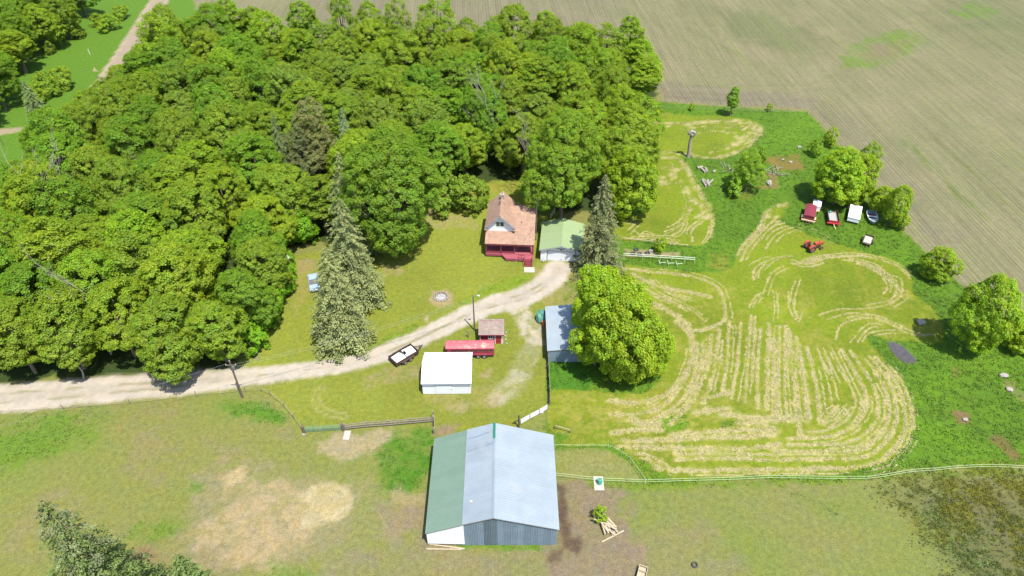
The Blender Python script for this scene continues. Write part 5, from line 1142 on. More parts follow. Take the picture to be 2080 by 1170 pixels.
def utility_trailer():
    A, B, Cc, Dd = (-18.43,74.91), (-17.01,72.99), (-14.02,75.84), (-15.33,77.62)
    ox, oy = (A[0]+B[0])/2, (A[1]+B[1])/2; fx, fy = (Cc[0]+Dd[0])/2, (Cc[1]+Dd[1])/2
    yaw = math.atan2(fy-oy, fx-ox); L = math.hypot(fx-ox, fy-oy); hw = 1.02
    t = thing('flatbed_trailer', 'dark brown twin axle utility trailer parked on the grass by the driveway', 'trailer', (ox, oy, 0), yaw)
    MB().box(0, L, -hw, hw, .55, .66).obj('bed', M['rust'], t)
    MB().box(0, L, -hw, -hw+.06, .66, 1.08).obj('side_board', M['rust'], t); MB().box(0, L, hw-.06, hw, .66, 1.08).obj('side_board', M['rust'], t)
    MB().box(0, .06, -hw+.06, hw-.06, .66, 1.08).obj('tailgate', M['rust'], t); MB().box(L-.06, L, -hw+.06, hw-.06, .66, 1.0).obj('head_board', M['rust'], t)
    for i in range(5):
        x = .15 + i*(L-.3)/4
        for s in (-1, 1): MB().box(x-.04, x+.04, s*hw-.035 if s > 0 else s*hw-.045, s*hw+.045 if s > 0 else s*hw+.035, .5, 1.13).obj('stake', M['rust'], t)
    for x in (L*.36, L*.60):
        for s in (-1, 1): wheel(t, x, s*(hw+.17), .36, .24)
    [MB().box(L*.2, L*.76, min(q*(hw+.32), q*(hw+.05)), max(q*(hw+.32), q*(hw+.05)), .74, .79).obj('fender', M['rust'], t) for q in (-1, 1)]
    MB().beam((L,-.6,.55),(L+1.25,0,.5),.1).beam((L,.6,.55),(L+1.25,0,.5),.1).tube((L+.9,.1,.0),(L+.9,.1,.85),.04).obj('drawbar', M['rust'], t); MB().box(L+1.2,L+1.45,-.08,.08,.46,.6).obj('coupler', M['steel'], t)
    c, s = math.cos(yaw), math.sin(yaw)
    def at(x, y, z): return (ox+c*x-s*y, oy+s*x+c*y, z)
    o = tag(MB().prism_z([(-.95,-.82),(.72,-.82),(.82,.25),(.5,.82),(-.9,.78)],0,.16).obj('white_sheet_pile', M['white_metal'], loc=at(1.25,0,.67)), 'pile of white sheets in the rear half of the utility trailer', 'sheets'); o.rotation_euler.z = yaw+.05
    o = tag(MB().prism_z([(-.85,-.72),(.8,-.78),(.85,.7),(-.8,.75)],0,.30).box(-.3,.5,-.4,.2,.3,.36).obj('white_door_pile', M['white_metal'], loc=at(3.0,0,.67)), 'pile of white boards in the front half of the utility trailer', 'boards'); o.rotation_euler.z = yaw-.06
    o = tag(MB().beam((-.75,-.1,.05),(.5,.25,.4),.09).beam((.1,.5,.05),(.3,-.6,.2),.1).box(-.05,.35,-.35,.35,.0,.3).obj('scrap_timber', M['rust'], loc=at(2.15,.1,.67)), 'dark scrap lying across the middle of the utility trailer', 'scrap'); o.rotation_euler.z = yaw
utility_trailer()

def tractor():
    (ax, ay), (bx, by) = G(1643, 508), G(1673, 501); yaw = math.atan2(by-ay, bx-ax)
    t = thing('tractor', 'old orange red tractor left in uncut grass at the hay edge', 'tractor', (ax, ay, 0), yaw)
    MB().prism_z([(.85,-.30),(2.35,-.27),(2.5,-.18),(2.5,.18),(2.35,.27),(.85,.30)], .95, 1.38).obj('hood', M['tractor'], t)
    MB().box(2.42,2.54,-.24,.24,.72,1.3).obj('grille', M['rust'], t); MB().box(.3,2.2,-.2,.2,.5,.95).obj('engine', M['rust'], t); MB().box(-.35,.5,-.3,.3,.5,.95).obj('gearbox', M['tractor'], t)
    for s in (-1, 1):
        wheel(t, 0, s*.78, .72, .38, rim='tractor'); wheel(t, 2.15, s*.6, .36, .2, rim='tractor')
        mb = MB(); n = 7; vs = []
        for y in (s*.52, s*.98):
            for i in range(n): a = math.radians(25+130*i/(n-1)); vs.append((.82*math.cos(a), y, .72+.82*math.sin(a)))
        mb.add(vs, [(i, i+1, n+i+1, n+i) for i in range(n-1)]); mb.add([(x,y,z-.03) for x,y,z in vs], [(n+i, n+i+1, i+1, i) for i in range(n-1)]); mb.obj('fender', M['tractor'], t)
    MB().box(-.28,.12,-.22,.22,1.05,1.15).box(-.32,-.24,-.22,.22,1.15,1.45).obj('seat', M['rubber'], t)
    MB().torus((.62,0,1.5),(-.6,0,.8),.2,.022,14,5).tube((.62,0,1.5),(.9,0,1.2),.02).obj('steering_wheel', M['rubber'], t)
    MB().tube((1.7,-.12,1.38),(1.7,-.12,1.95),.04).obj('exhaust', M['rust'], t); MB().box(2.05,2.25,-.65,.65,.34,.44).obj('front_axle', M['rust'], t)
tractor()

def frame_at(pn, pf, z=0):       # foot of the near end and the far end -> origin at the middle, yaw so that +y points from near to far
    a, b = G(*pn, z), G(*pf, z); return ((a[0]+b[0])/2, (a[1]+b[1])/2), math.atan2(b[1]-a[1], b[0]-a[0]) - math.pi/2, math.hypot(b[0]-a[0], b[1]-a[1])
def covered_wagon():
    o, yaw, L = frame_at((1642,447),(1647,421),.8); t = thing('covered_trailer', 'maroon trailer with ribbed roof and cream fenders in the parked row', 'trailer', (*o, 0), yaw)
    hl, hw = 2.1, .95
    MB().box(-hw, hw, -hl, hl, .5, .62).obj('bed', M['rust'], t); MB().box(-hw, hw, -hl+.02, hl, .62, 1.5).obj('body', M['maroon'], t)
    for i in range(6):
        y0 = -hl-.03 + i*(2*hl+.06)/6; y1 = y0 + (2*hl+.06)/6 - .05
        mb = MB(); n = 7; prof = [(-hw-.04+(2*hw+.08)*k/(n-1), 1.5+.22*math.sin(math.pi*k/(n-1))) for k in range(n)]
        mb.prism([(-hw-.04, 1.46)]+[(hw+.04, 1.46)]+list(reversed(prof)), y0, y1); mb.obj('roof_section', M['maroon'], t)
    for s in (-1, 1):
        wheel(t, s*(hw+.16), -hl+.75, .36, .24, (1,0,0)); MB().box(min(s*hw, s*(hw+.34)), max(s*hw, s*(hw+.34)), -hl+.25, -hl+1.25, .76, .84).obj('fender', M['cream'], t)
        MB().beam((s*.5,-hl,.55),(0,-hl-1.3,.5),.1).obj('drawbar', M['rust'], t)
    MB().box(-hw-.3, hw+.3, -hl-.28, -hl-.05, .5, .74).obj('front_step', M['cream'], t)
covered_wagon()
def white_cart():
    o, yaw, L = frame_at((1657,427),(1660,411),.8); t = thing('white_trailer', 'small white box trailer behind the maroon trailer', 'trailer', (*o, 0), yaw)
    MB().box(-.72,.72,-.95,1.3,.5,1.35).obj('body', M['white_metal'], t); MB().box(-.75,.75,-.98,1.33,1.35,1.42).obj('lid', M['white_metal'], t); MB().box(-.7,.7,-1.3,-.97,.45,.6).obj('front_step', M['cream'], t)
    for s in (-1, 1): wheel(t, s*.82, .2, .3, .2, (1,0,0)); MB().beam((s*.4,-1.0,.5),(0,-2.0,.45),.08).obj('drawbar', M['cream'], t)
white_cart()
def red_wagon():
    o, yaw, L = frame_at((1694,451),(1690,429),.8); t = thing('red_wagon', 'red open farm wagon with grey bed in the parked row', 'wagon', (*o, 0), yaw)
    hl, hw = 1.85, .95
    MB().box(-hw, hw, -hl, hl, .6, .72).obj('bed', M['wood'], t); MB().box(-hw+.12, hw-.42, -hl+.15, hl-.6, .72, .80).obj('load', M['ash'], t)
    MB().box(-hw, -hw+.07, -hl, hl, .72, 1.15).obj('side_board', M['rust'], t); MB().box(hw-.07, hw, -hl, hl, .72, 1.15).obj('side_board', M['rust'], t)
    MB().box(-hw, hw, -hl-.07, -hl, .62, 1.12).obj('head_board', M['red'], t); MB().box(-hw, hw, hl, hl+.07, .62, 1.0).obj('tail_board', M['rust'], t)
    MB().box(-hw-.25, hw+.25, -hl-.4, -hl-.08, .55, .68).obj('front_bumper', M['red'], t); MB().box(hw, hw+.1, -hl, hl, .62, .8).obj('side_rail', M['red'], t)
    for s in (-1, 1):
        for y in (-1.2, 1.2): wheel(t, s*(hw+.02), y, .36, .22, (1,0,0), 'red')
    MB().beam((0,-hl-.4,.5),(.25,-hl-1.5,.3),.12).obj('tongue', M['cream'], t)
    x, y = o[0]-.1, o[1]+1.35; tag(MB().blob((0,0,.2),(.28,.24,.26),9).obj('teal_bucket', M['green_tub'], loc=(x, y, .74)), 'small teal tub standing in the red wagon', 'tub')
red_wagon()
def camper():
    o, yaw, L = frame_at((1733,448),(1739,420),.9); t = thing('white_camper', 'white flat topped box trailer beside the open boat', 'trailer', (*o, 0), yaw)
    hl, hw = 2.35, 1.02
    MB().box(-hw, hw, -hl, hl, .45, 1.2).obj('body', M['white_metal'], t); MB().box(-hw-.05, hw+.05, -hl-.05, hl+.05, 1.2, 1.34).obj('top', M['white_metal'], t)
    MB().box(-hw+.15, hw-.6, hl-.5, hl-.2, 1.34, 1.40).obj('roof_vent', M['white_metal'], t)
    for s in (-1, 1): wheel(t, s*(hw-.05), 0, .32, .2, (1,0,0)); MB().beam((s*.5,hl,.45),(0,hl+1.0,.42),.08).obj('drawbar', M['steel'], t)
camper()
def boat():
    o, yaw, L = frame_at((1774,454),(1769,431),.5); t = thing('boat', 'small pale blue open boat with bow towards the hay', 'boat', (*o, .1), yaw)
    st = [(2.0, .78, .0), (1.2, .90, .0), (.2, .95, .0), (-.9, .82, .02), (-1.6, .5, .08), (-2.05, .06, .2)]
    mb = MB(); vs = []; R = len(st)
    for y, w, lift in st: vs += [(-w, y, .72+lift*.6), (-w*.8, y, .2+lift), (0, y, .04+lift), (w*.8, y, .2+lift), (w, y, .72+lift*.6)]
    mb.add(vs, [(5*i+j, 5*i+5+j, 5*i+6+j, 5*i+1+j) for i in range(R-1) for j in range(4)], True); mb.add(vs[:5], [(0,1,2,3,4)])
    iv = [(x*.94, y*.97, z+.05 if abs(x) < 1e-6 or k % 5 not in (0, 4) else z) for k, (x, y, z) in enumerate(vs)]
    mb.add(iv, [(5*i+1+j, 5*i+6+j, 5*i+5+j, 5*i+j) for i in range(R-1) for j in range(4)], True)
    mb.obj('hull', M['blue_grey'], t)
    g = MB(); g.path([(-w, y, .74+l*.6) for y, w, l in st], .045, .045, 5).path([(w, y, .74+l*.6) for y, w, l in st], .045, .045, 5); g.obj('gunwale', M['white_metal'], t)
    for y, w in ((1.45,.76),(.35,.82),(-.75,.72)): MB().box(-w, w, y-.17, y+.17, .48, .54).obj('bench', M['blue_grey'] if y > 1 else M['white_metal'], t)
    MB().box(-.78,.78,1.96,2.03,.3,.8).obj('transom', M['blue_grey'], t); MB().slab((-.45,-1.15,.78),(.45,-1.15,.78),(.16,-1.85,.86),(-.16,-1.85,.86),.03).obj('foredeck', M['white_metal'], t)
    x, y = o; tag(MB().box(-.16,.16,-.25,.25,0,.22).box(-.12,.12,-.2,.2,.22,.26).obj('red_cushion', M['red'], loc=(x+.3, y+.7, .6)), 'red cushion lying inside the pale blue boat', 'cushion')
boat()
def cart():
    o, yaw, L = frame_at((1760,495),(1767,478),.7); t = thing('wooden_cart', 'small wooden cart with pale load alone in the tall grass', 'cart', (*o, 0), yaw)
    hl, hw = 1.35, .78
    MB().box(-hw, hw, -hl, hl, .5, .6).obj('bed', M['wood'], t); MB().box(-hw+.14, hw-.16, -hl+.08, hl-.4, .6, .72).obj('load', M['concrete'], t)
    for a in ((-hw,-hw+.07,-hl,hl), (hw-.07,hw,-hl,hl)): MB().box(*a, .6, .92).obj('side_board', M['rust'], t)
    MB().box(-hw+.07, hw-.07, hl-.07, hl, .6, .92).obj('tail_board', M['rust'], t); MB().box(-hw+.07, hw-.07, -hl, -hl+.06, .6, .78).obj('head_board', M['wood'], t)
    for s in (-1, 1): wheel(t, s*(hw+.14), .1, .34, .2, (1,0,0))
    MB().beam((.1,-hl,.5),(.25,-hl-1.0,.35),.1).obj('tongue', M['rust'], t)
cart()
def car():
    a, b = G(633, 566), G(637, 592); yaw = math.atan2(b[1]-a[1], b[0]-a[0]); x, y = (a[0]+b[0])/2+.35, (a[1]+b[1])/2
    t = thing('parked_car', 'pale blue car half hidden under the spruces on the lawn', 'car', (x, y, 0), yaw)
    hw = .86; prof = [(-2.2,.35),(2.15,.35),(2.2,.62),(2.05,.80),(1.05,.90),(-1.7,.95),(-2.15,.85)]
    q = MB(); n = len(prof); q.add([(p, -hw, z) for p, z in prof]+[(p, hw, z) for p, z in prof], [tuple(range(n)), tuple(range(2*n-1,n-1,-1))]+[((i+1)%n, i, n+i, n+(i+1)%n) for i in range(n)]); q.obj('body', M['car_blue'], t)
    q = MB(); lo = [(-1.55,.94),(.85,.91)]; hi = [(-1.1,1.42),(.15,1.42)]
    vs = [(-1.55,-hw+.06,.94),(.95,-hw+.06,.90),(.95,hw-.06,.90),(-1.55,hw-.06,.94),(-1.1,-hw+.2,1.40),(.2,-hw+.2,1.40),(.2,hw-.2,1.40),(-1.1,hw-.2,1.40)]
    q.add(vs, [(0,1,5,4),(1,2,6,5),(2,3,7,6),(3,0,4,7)]); q.obj('window_band', M['glass'], t)
    MB().box(-1.13,.23,-hw+.18,hw-.18,1.40,1.45).obj('roof', M['car_blue'], t); MB().box(1.1,1.95,-hw+.1,hw-.1,.86,.92).obj('hood', M['car_blue'], t)
    for px in (-1.35, 1.35):
        for s in (-1, 1): wheel(t, px, s*(hw-.06), .31, .2)
    for s in (-1, 1): MB().box(2.14,2.22,s*.6-.14,s*.6+.14,.58,.72).obj('headlight', M['glass'], t); MB().box(-2.22,-2.14,s*.62-.14,s*.62+.14,.62,.78).obj('tail_light', M['red'], t)
car()

# ------------------------------------------------------------------ poles and wires
def utility_pole():
    x, y = G(493, 808); t = thing('utility_pole', 'tall wooden utility pole with crossarm beside the driveway', 'utility pole', (x, y, 0))
    MB().tube((0,0,-.2),(0,0,7.5),.16,.11,10).obj('pole', M['pole'], t); MB().box(-.75,.75,-.06,.06,6.55,6.68).obj('crossarm', M['pole'], t)
    MB().tube((.32,-.18,5.9),(.32,-.18,6.55),.17,.17,12).obj('transformer', M['steel'], t)
    for q in (-.65, .65): MB().tube((q,0,6.68),(q,0,6.88),.05,.035).obj('insulator', M['pvc'], t)
    MB().tube((0,0,7.5),(0,0,7.62),.05,.03).obj('insulator', M['pvc'], t)
    return x, y
ux, uy = utility_pole()
def yard_light():
    x, y = G(964, 671); t = thing('yard_light', 'wooden pole with curved lamp arm beside the small red shed', 'lamp post', (x, y, 0))
    MB().tube((0,0,-.2),(0,0,7.0),.13,.09,9).obj('pole', M['pole'], t); MB().path([(0,0,6.8),(.25,-.05,7.2),(.65,-.1,7.25)],.035,.03,6).obj('lamp_arm', M['steel'], t)
    l = MB().tube((.65,-.1,7.28),(1.0,-.14,7.22),.1,.17,10).obj('lamp_head', M['pvc'], t); MB().tube((.86,-.12,7.14),(.86,-.12,7.02),.14,.1,10).obj('lens', M['glass'], l)
    return x, y
lx, ly = yard_light()
def wire(a, b, sag, label, r=.014, grp='power lines over the driveway'):
    a, b = Vector(a), Vector(b); pts = [a.lerp(b, i/12) - Vector((0,0,sag*4*(i/12)*(1-i/12))) for i in range(13)]
    tag(MB().path(pts, r, r, 4).obj('power_line', M['steel']), label, 'power line', grp)
wire((ux+.62,uy,6.85),(lx,ly,6.7),.7,'upper thin wire running from the utility pole to the yard light'); wire((ux,uy,6.2),(lx,ly,6.3),.8,'lower thin wire running from the utility pole to the yard light')
ex, ey = G(-170, 905, 7.2); wire((ux-.62,uy,6.85),(ex,ey,7.2),.6,'thin wire running from the utility pole out over the driveway towards the frame edge')
wire((lx,ly,6.75),(HO[0]+5.9,HO[1]+.5,4.6),.5,'thin wire running from the yard light to the farmhouse')

# ------------------------------------------------------------------ fences
def line_of(P): return [Vector((*G(*p), 0)) for p in P]
def rail_fence():
    P = line_of([(702,873),(746,868),(790,865),(834,861),(881,857)]); t = thing('rail_fence', 'weathered three rail wooden fence between yard and pasture', 'fence', P[0]); o = P[0]
    for p in P: MB().box(p.x-o.x-.09, p.x-o.x+.09, p.y-o.y-.09, p.y-o.y+.09, -.2, 1.3).obj('post', M['wood'], t)
    for i in range(len(P)-1):
        a, b = P[i]-o, P[i+1]-o
        for k, z in enumerate((.4, .78, 1.16)): MB().beam(a+Vector((0,-.12,z)), b+Vector((0,-.12,z+rb.uniform(-.04,.04))), .07, .15).obj('rail', M['wood'], t)
rail_fence()
def corner_fence():
    P = line_of([(881,853),(882,882)]); o = P[0]; t = thing('short_fence', 'short wooden fence joining the rail fence to the barn corner', 'fence', o)
    for p, h in ((P[0],1.9),(P[1],1.4)): MB().box(p.x-o.x-.09, p.x-o.x+.09, p.y-o.y-.09, p.y-o.y+.09, -.2, h).obj('post', M['wood'], t)
    for z in (.4,.8,1.2): MB().beam(Vector((.1,0,z)), P[1]-o+Vector((.1,0,z)), .06, .14).obj('rail', M['wood'], t)
corner_fence()
def gate():
    P = line_of([(618,879),(697,874)]); o = P[0]; d = P[1]-o; t = thing('green_gate', 'long green tubular farm gate closing the pasture', 'gate', o)
    a = d*.035; b = d*.975
    for i in range(6): z = .25+.19*i; MB().tube(a+Vector((0,0,z)), b+Vector((0,0,z)), .028, .028, 6).obj('bar', M['gate'], t)
    for k in (0,.25,.5,.75,1): q = a.lerp(b, k); MB().tube(q+Vector((0,0,.2)), q+Vector((0,0,1.25)), .03, .03, 6).obj('upright', M['gate'], t)
    for q, lb in ((o,'thick dark post at the free end of the green gate'),(P[1],'thick dark post where green gate meets rail fence')):
        g = tag(MB().tube((0,0,-.2),(0,0,1.35),.2,.18,9).obj('gate_post', M['pole'], loc=q), lb, 'post')
    x, y = G(705, 886); s = tag(MB().box(-.42,.42,-.75,.75,-.05,.22).obj('concrete_block', M['concrete'], loc=(x, y, 0)), 'pale concrete block lying beside the gate post', 'block')
    x, y = G(617, 884); tag(MB().blob((0,0,.12),(.28,.22,.2),4).obj('stone', M['stone'], loc=(x, y, 0)), 'white stone at the foot of the gate post', 'stone')
gate()
def wire_fence(P, label, name, zs, mat, pmat, post=.05, h=1.15, pr=None, every=1, wr=.012):
    V = line_of(P); o = V[0]; t = thing(name, label, 'fence', o)
    for i, p in enumerate(V):
        if i % every == 0: q = p-o; MB().tube(q+Vector((0,0,-.2)), q+Vector((rb.uniform(-.05,.05),rb.uniform(-.05,.05),h*rb.uniform(.92,1.1))), post, post*.9, 6).obj('post', M[pmat], t)
    for z in zs: MB().path([p-o+Vector((0,0,z)) for p in V], wr, wr, 4).obj('wire', M[mat], t)
def dens(P, n):
    P = [np.array(p, float) for p in P]; out = []
    for a, b in zip(P, P[1:]): out += [tuple(a+(b-a)*i/n) for i in range(n)]
    return out + [tuple(P[-1])]
wire_fence(dens([(-60,846),(0,839),(130,832),(265,822),(400,806),(500,797),(532,796),(550,804),(578,828),(598,852),(614,874)],1), 'wire fence on old wooden posts along the driveway verge', 'wire_fence', (.45,.8,1.1), 'tan', 'wood', .06, 1.2)
wire_fence([(1126,970),(1214,980),(1310,984),(1400,981),(1480,979),(1559,975),(1625,976),(1689,977),(1758,977),(1796,972),(1847,963),(1895,960),(1942,955),(1988,953),(2033,953),(2078,956),(2150,962)], 'long two strand pale tape fence between hay field and pasture', 'tape_fence', (.55,1.0), 'fence_white', 'fence_white', .025, 1.1, wr=.018)
wire_fence([(1127,912),(1180,913),(1235,913),(1262,926),(1280,940),(1296,962),(1310,984)], 'short pale tape fence curving round from the barn', 'tape_fence', (.95,), 'fence_white', 'fence_white', .022, 1.05, wr=.016)
wire_fence(dens([(1340,222),(1400,224),(1470,226),(1560,229),(1640,232)],2), 'thin wire fence along the ploughed field verge', 'wire_fence', (.5,.9), 'steel', 'wood', .05, 1.1)
def panel_fence():
    V = line_of([(1057,863),(1076,852),(1095,842),(1112,832)]); o = V[0]; t = thing('white_panel_fence', 'low fence of white panels just behind the barn', 'fence', o)
    for i, p in enumerate(V): q = p-o; MB().box(q.x-.06,q.x+.06,q.y-.06,q.y+.06,-.2,1.15).obj('post', M['wood'], t)
    for i in range(3):
        a, b = V[i]-o, V[i+1]-o; d = (b-a); MB().beam(a+d*.03+Vector((0,0,.62)), b-d*.03+Vector((0,0,.62)), .05, .85).obj('white_panel', M['white_metal'], t)
panel_fence()
def board_fence():
    V = line_of([(1112,730),(1113,752),(1114,774),(1115,797),(1116,822)]); o = V[0]; t = thing('board_fence', 'dark narrow board fence running from the pale blue shed', 'fence', o)
    for p in V: q = p-o; MB().box(q.x-.07,q.x+.07,q.y-.07,q.y+.07,-.2,1.35).obj('post', M['pole'], t)
    for i in range(4):
        a, b = V[i]-o, V[i+1]-o
        for z in (.3,.62,.94,1.22): MB().beam(a+Vector((.1,0,z)), b+Vector((.1,0,z)), .05, .2).obj('board', M['wood'], t)
board_fence()
x, y = G(1054, 868); t = thing('braced_post', 'tall braced wooden post behind the barn ridge', 'post', (x, y, 0)); MB().tube((0,0,-.2),(0,0,2.6),.12,.1,8).obj('post', M['pole'], t); MB().tube((-.9,.7,0),(0,0,1.6),.06,.06,6).obj('brace', M['pole'], t)
x, y = G(1158, 880); b = Vector((*G(1128,872),0)); t = thing('fallen_rail', 'short pale rail on low posts beside the far barn corner', 'rail', (x, y, 0)); q = b-Vector((x,y,0)); MB().beam((0,0,.7),q+Vector((0,0,.75)),.07,.12).obj('rail', M['tan'], t); MB().box(-.06,.06,-.06,.06,-.1,.85).obj('post', M['wood'], t); MB().box(q.x-.06,q.x+.06,q.y-.06,q.y+.06,-.1,.9).obj('post', M['wood'], t)
x, y = G(951, 686); t = thing('dead_stump_post', 'weathered crooked post near the red trailer and yard light', 'post', (x, y, 0)); MB().tube((0,0,-.1),(.05,0,1.5),.09,.07,7).obj('post', M['wood'], t); MB().tube((-.3,0,.9),(.35,0,1.25),.05,.04,6).obj('cross_piece', M['wood'], t)

# white pipe fences lying in the tall grass
def pipes():
    a, b = Vector((*G(1266,525),0)), Vector((*G(1410,534),0)); t = thing('pipe_rack', 'long white pipe rail fence with frames in the tall grass', 'fence', a); d = b-a
    for z, k in ((.75,0),(1.0,.02)): MB().tube(Vector((0,k*10,z)), d+Vector((0,k*10,z)), .05, .05, 7).obj('pipe', M['pvc'], t)
    for k in (.0,.27,.52,.68,.86,1): q = d*k; MB().tube(q+Vector((0,0,-.1)), q+Vector((0,0,1.05)), .05, .05, 6).obj('upright', M['pvc'], t)
    for k in (.5,.62,.74): q = d*k; MB().tube(q+Vector((0,0,.2)), q+Vector((0,-1.3,.2)), .05).tube(q+Vector((0,-1.3,-.05)), q+Vector((0,-1.3,.6)), .05).tube(q+Vector((0,-1.3,.6)), q+Vector((.9,-1.3,.6)), .04).obj('frame', M['pvc'], t)
    a, b = Vector((*G(1266,489),0)), Vector((*G(1398,503),0)); t = thing('pole_rail', 'low pale pole rail at the edge of the middle hay patch', 'fence', a); d = b-a
    MB().tube((0,0,.6), d*.46+Vector((0,0,.62)), .06).obj('pole', M['tan'], t); MB().tube(d*.5+Vector((0,0,.6)), d+Vector((0,0,.55)), .06).obj('pole', M['tan'], t)
    for k in (0,.24,.48,.75,1): q = d*k; MB().tube(q+Vector((0,0,-.1)), q+Vector((0,0,.7)), .05, .05, 6).obj('post', M['wood'], t)
pipes()

# ------------------------------------------------------------------ small things lying about
def tyre(px, py, R, r, label, group=None, tilt=0):
    x, y = G(px, py); o = MB().torus((0,0,0),(0,0,1),R,r,18,8).obj('tyre', M['rubber'], loc=(x, y, r*1.1)); o.rotation_euler = (tilt, 0, 0); tag(o, label, 'tyre', group)
for px, py, lb in [(1292,508,'old tyre at the back of the scrap patch between the pole fences'),(1286,516,'old tyre at the near edge of the scrap patch between the pole fences'),(1299,517,'old tyre in the middle of the scrap patch between the pole fences'),(1315,515,'old tyre at the bush end of the scrap patch between the pole fences')]: tyre(px, py, .36, .13, lb, 'tyres on the scrap patch')
tyre(1411, 1148, .30, .10, 'single black tyre lying in the bare pasture')
for i, (px, py, r, lb) in enumerate([(1322,510,.45,'pale rubble lump beside the tyres and small round bush'),(1306,519,.3,'small pale rubble lump among the old tyres'),(1870,656,.75,'pale boulder on mown grass near the pond'),(1105,1068,.01,None),(1690,436,.01,None),(2038,764,.6,'pale boulder in the weeds at the frame edge'),(2050,792,.5,'second pale boulder in the weeds at the frame edge'),(1100,838,.3,'pale stone beside the white panel fence'),(1960,853,.4,'pale stone on bare earth in the weeds'),(1624,300,.5,'pale stone by the bare earth in tall grass'),(1606,330,.45,'pale rubble on the bare earth in tall grass'),(1590,325,.35,'smaller pale rubble on the bare earth in tall grass')]):
    if not lb: continue
    x, y = G(px, py); tag(MB().blob((0,0,r*.3),(r,r*.8,r*.5),60+i).obj('stone', M['stone'], loc=(x, y, 0)), lb, 'stone')
def fire_pit():
    x, y = G(896, 604); t = thing('fire_pit', 'round stone ringed fire pit on the lawn', 'fire pit', (x, y, 0)); R = random.Random(4)
    MB().tube((0,0,-.05),(0,0,.06),.95,.8,16).obj('ash_bed', M['ash'], t)
    for i in range(15):
        a = 2*math.pi*i/15; MB().blob((1.08*math.cos(a),1.08*math.sin(a),.12),(.22,.2,.22),i,7,5).obj('stone', M['stone'], t)
    for i in range(6):
        a = R.uniform(0,6.28); MB().blob((.5*math.cos(a),.5*math.sin(a),.12),(.3,.22,.14),30+i,7,5).obj('cinder', M['ash'], t)
    MB().torus((0,0,.3),(0,0,1),1.0,.03,20,5).obj('iron_ring', M['rust'], t)
fire_pit()
def pallet():
    x, y = G(585, 524); t = thing('slatted_pallet', 'white slatted panel lying at the corner of the lawn by the wood', 'pallet', (x, y, 0), .6)
    for i in range(6): MB().box(-.85+.29*i, -.85+.29*i+.22, -.6, .6, .22, .27).obj('slat', M['pvc'], t)
    for q in (-.45,.45): MB().box(-.85,.85,q-.06,q+.06,.02,.22).obj('bearer', M['pvc'], t)
pallet()
def ladder():
    a, b = Vector((*G(519,733),.08)), Vector((*G(530,697),.08)); t = thing('ladder', 'old wooden ladder lying on the lawn by the wood edge', 'ladder', a); d = b-a; s = Vector((.28,0,0))
    for k in (-1, 1): MB().beam(s*k, d+s*k, .06, .08).obj('rail', M['wood'], t)
    for i in range(11): q = d*((i+.5)/11); MB().beam(q-s, q+s, .05).obj('rung', M['wood'], t)
ladder()
def snag():
    x, y = G(1397, 319); t = thing('tree_snag', 'tall dead tree trunk with broken knobby top in the hay', 'dead tree', (x, y, 0)); h = height_of(x, y, 275)
    MB().path([(0,0,-.2),(.1,0,h*.3),(-.05,.1,h*.7),(.05,0,h)],.42,.28,9).obj('trunk', M['deadwood'], t)
    MB().blob((0,-.05,h+.45),(.75,.5,.75),6,10,7,.3).obj('burl', M['deadwood'], t); MB().path([(0,0,h),(-.7,-.1,h+.6),(-1.05,-.1,h+1.3)],.22,.12,7).obj('limb', M['deadwood'], t); MB().path([(.2,0,h+.3),(.5,0,h+1.2)],.18,.1,7).obj('limb', M['deadwood'], t)
snag()
def log(px, py, L, r, ang, label, group=None, z=0.0, name='log'):
    x, y = G(px, py); d = Vector((math.cos(ang)*L/2, math.sin(ang)*L/2, 0)); tag(MB().tube(-d, d, r, r*.85, 9).obj(name, M['deadwood'], loc=(x, y, r*.9+z)), label, 'log', group)
g = 'logs in the tall grass'
log(1421,342,1.3,.3,.4,'short log chunk nearest the dead tree trunk',g); log(1428,348,1.6,.28,1.9,'log standing on the far side of the log heap beyond the dead trunk',g); log(1434,347,1.5,.28,1.6,'log in the middle of the far log group',g); log(1450,350,1.0,.26,.8,'lone short log at the side of the far log group',g)
for i, (dx, an, ln) in enumerate([(0,1.7,2.4),(4,1.9,2.6),(8,1.6,2.2),(12,.9,2.4),(6,1.2,1.6)]): log(1430+dx, 374-(i % 2)*2, ln, .24, an, ['westernmost split log of the near pile in tall grass','second split log of the near pile in tall grass','middle split log of the near pile in tall grass','easternmost split log of the near pile in tall grass','split log lying on top of the near pile in tall grass'][i], 'near log pile', .3*(i == 4))
def brush(px, py, label, seed, n=14, s=1.8):
    x, y = G(px, py); R = random.Random(seed); t = thing('brush_pile', label, 'brush pile', (x, y, 0))
    for i in range(n):
        a = R.uniform(0, 6.28); p = Vector((R.uniform(-.6,.6)*s, R.uniform(-.6,.6)*s, .1)); q = p + Vector((math.cos(a)*s*1.1, math.sin(a)*s*1.1, R.uniform(.1,.9))); MB().path([p, (p+q)/2+Vector((0,0,.2)), q], .08, .03, 5).obj('branch', M['deadwood'], t)
brush(1570,352,'grey fallen branches beside the bare earth in tall grass',1,14,2.2); brush(1487,390,'grey branches at the foot of the scruffy tree',2,10,1.2); brush(1480,345,'grey fallen branches on the hay side of the scruffy tree',3,10,1.6); brush(1542,322,'grey brush beyond the scruffy tree',5,8,1.2)
x, y = G(1561, 374); t = thing('tipped_crate', 'pale cone shaped heap on the bare earth by the brush', 'heap', (x, y, 0)); MB().blob((0,0,.3),(.6,.8,.6),8).obj('heap', M['stone'], t)
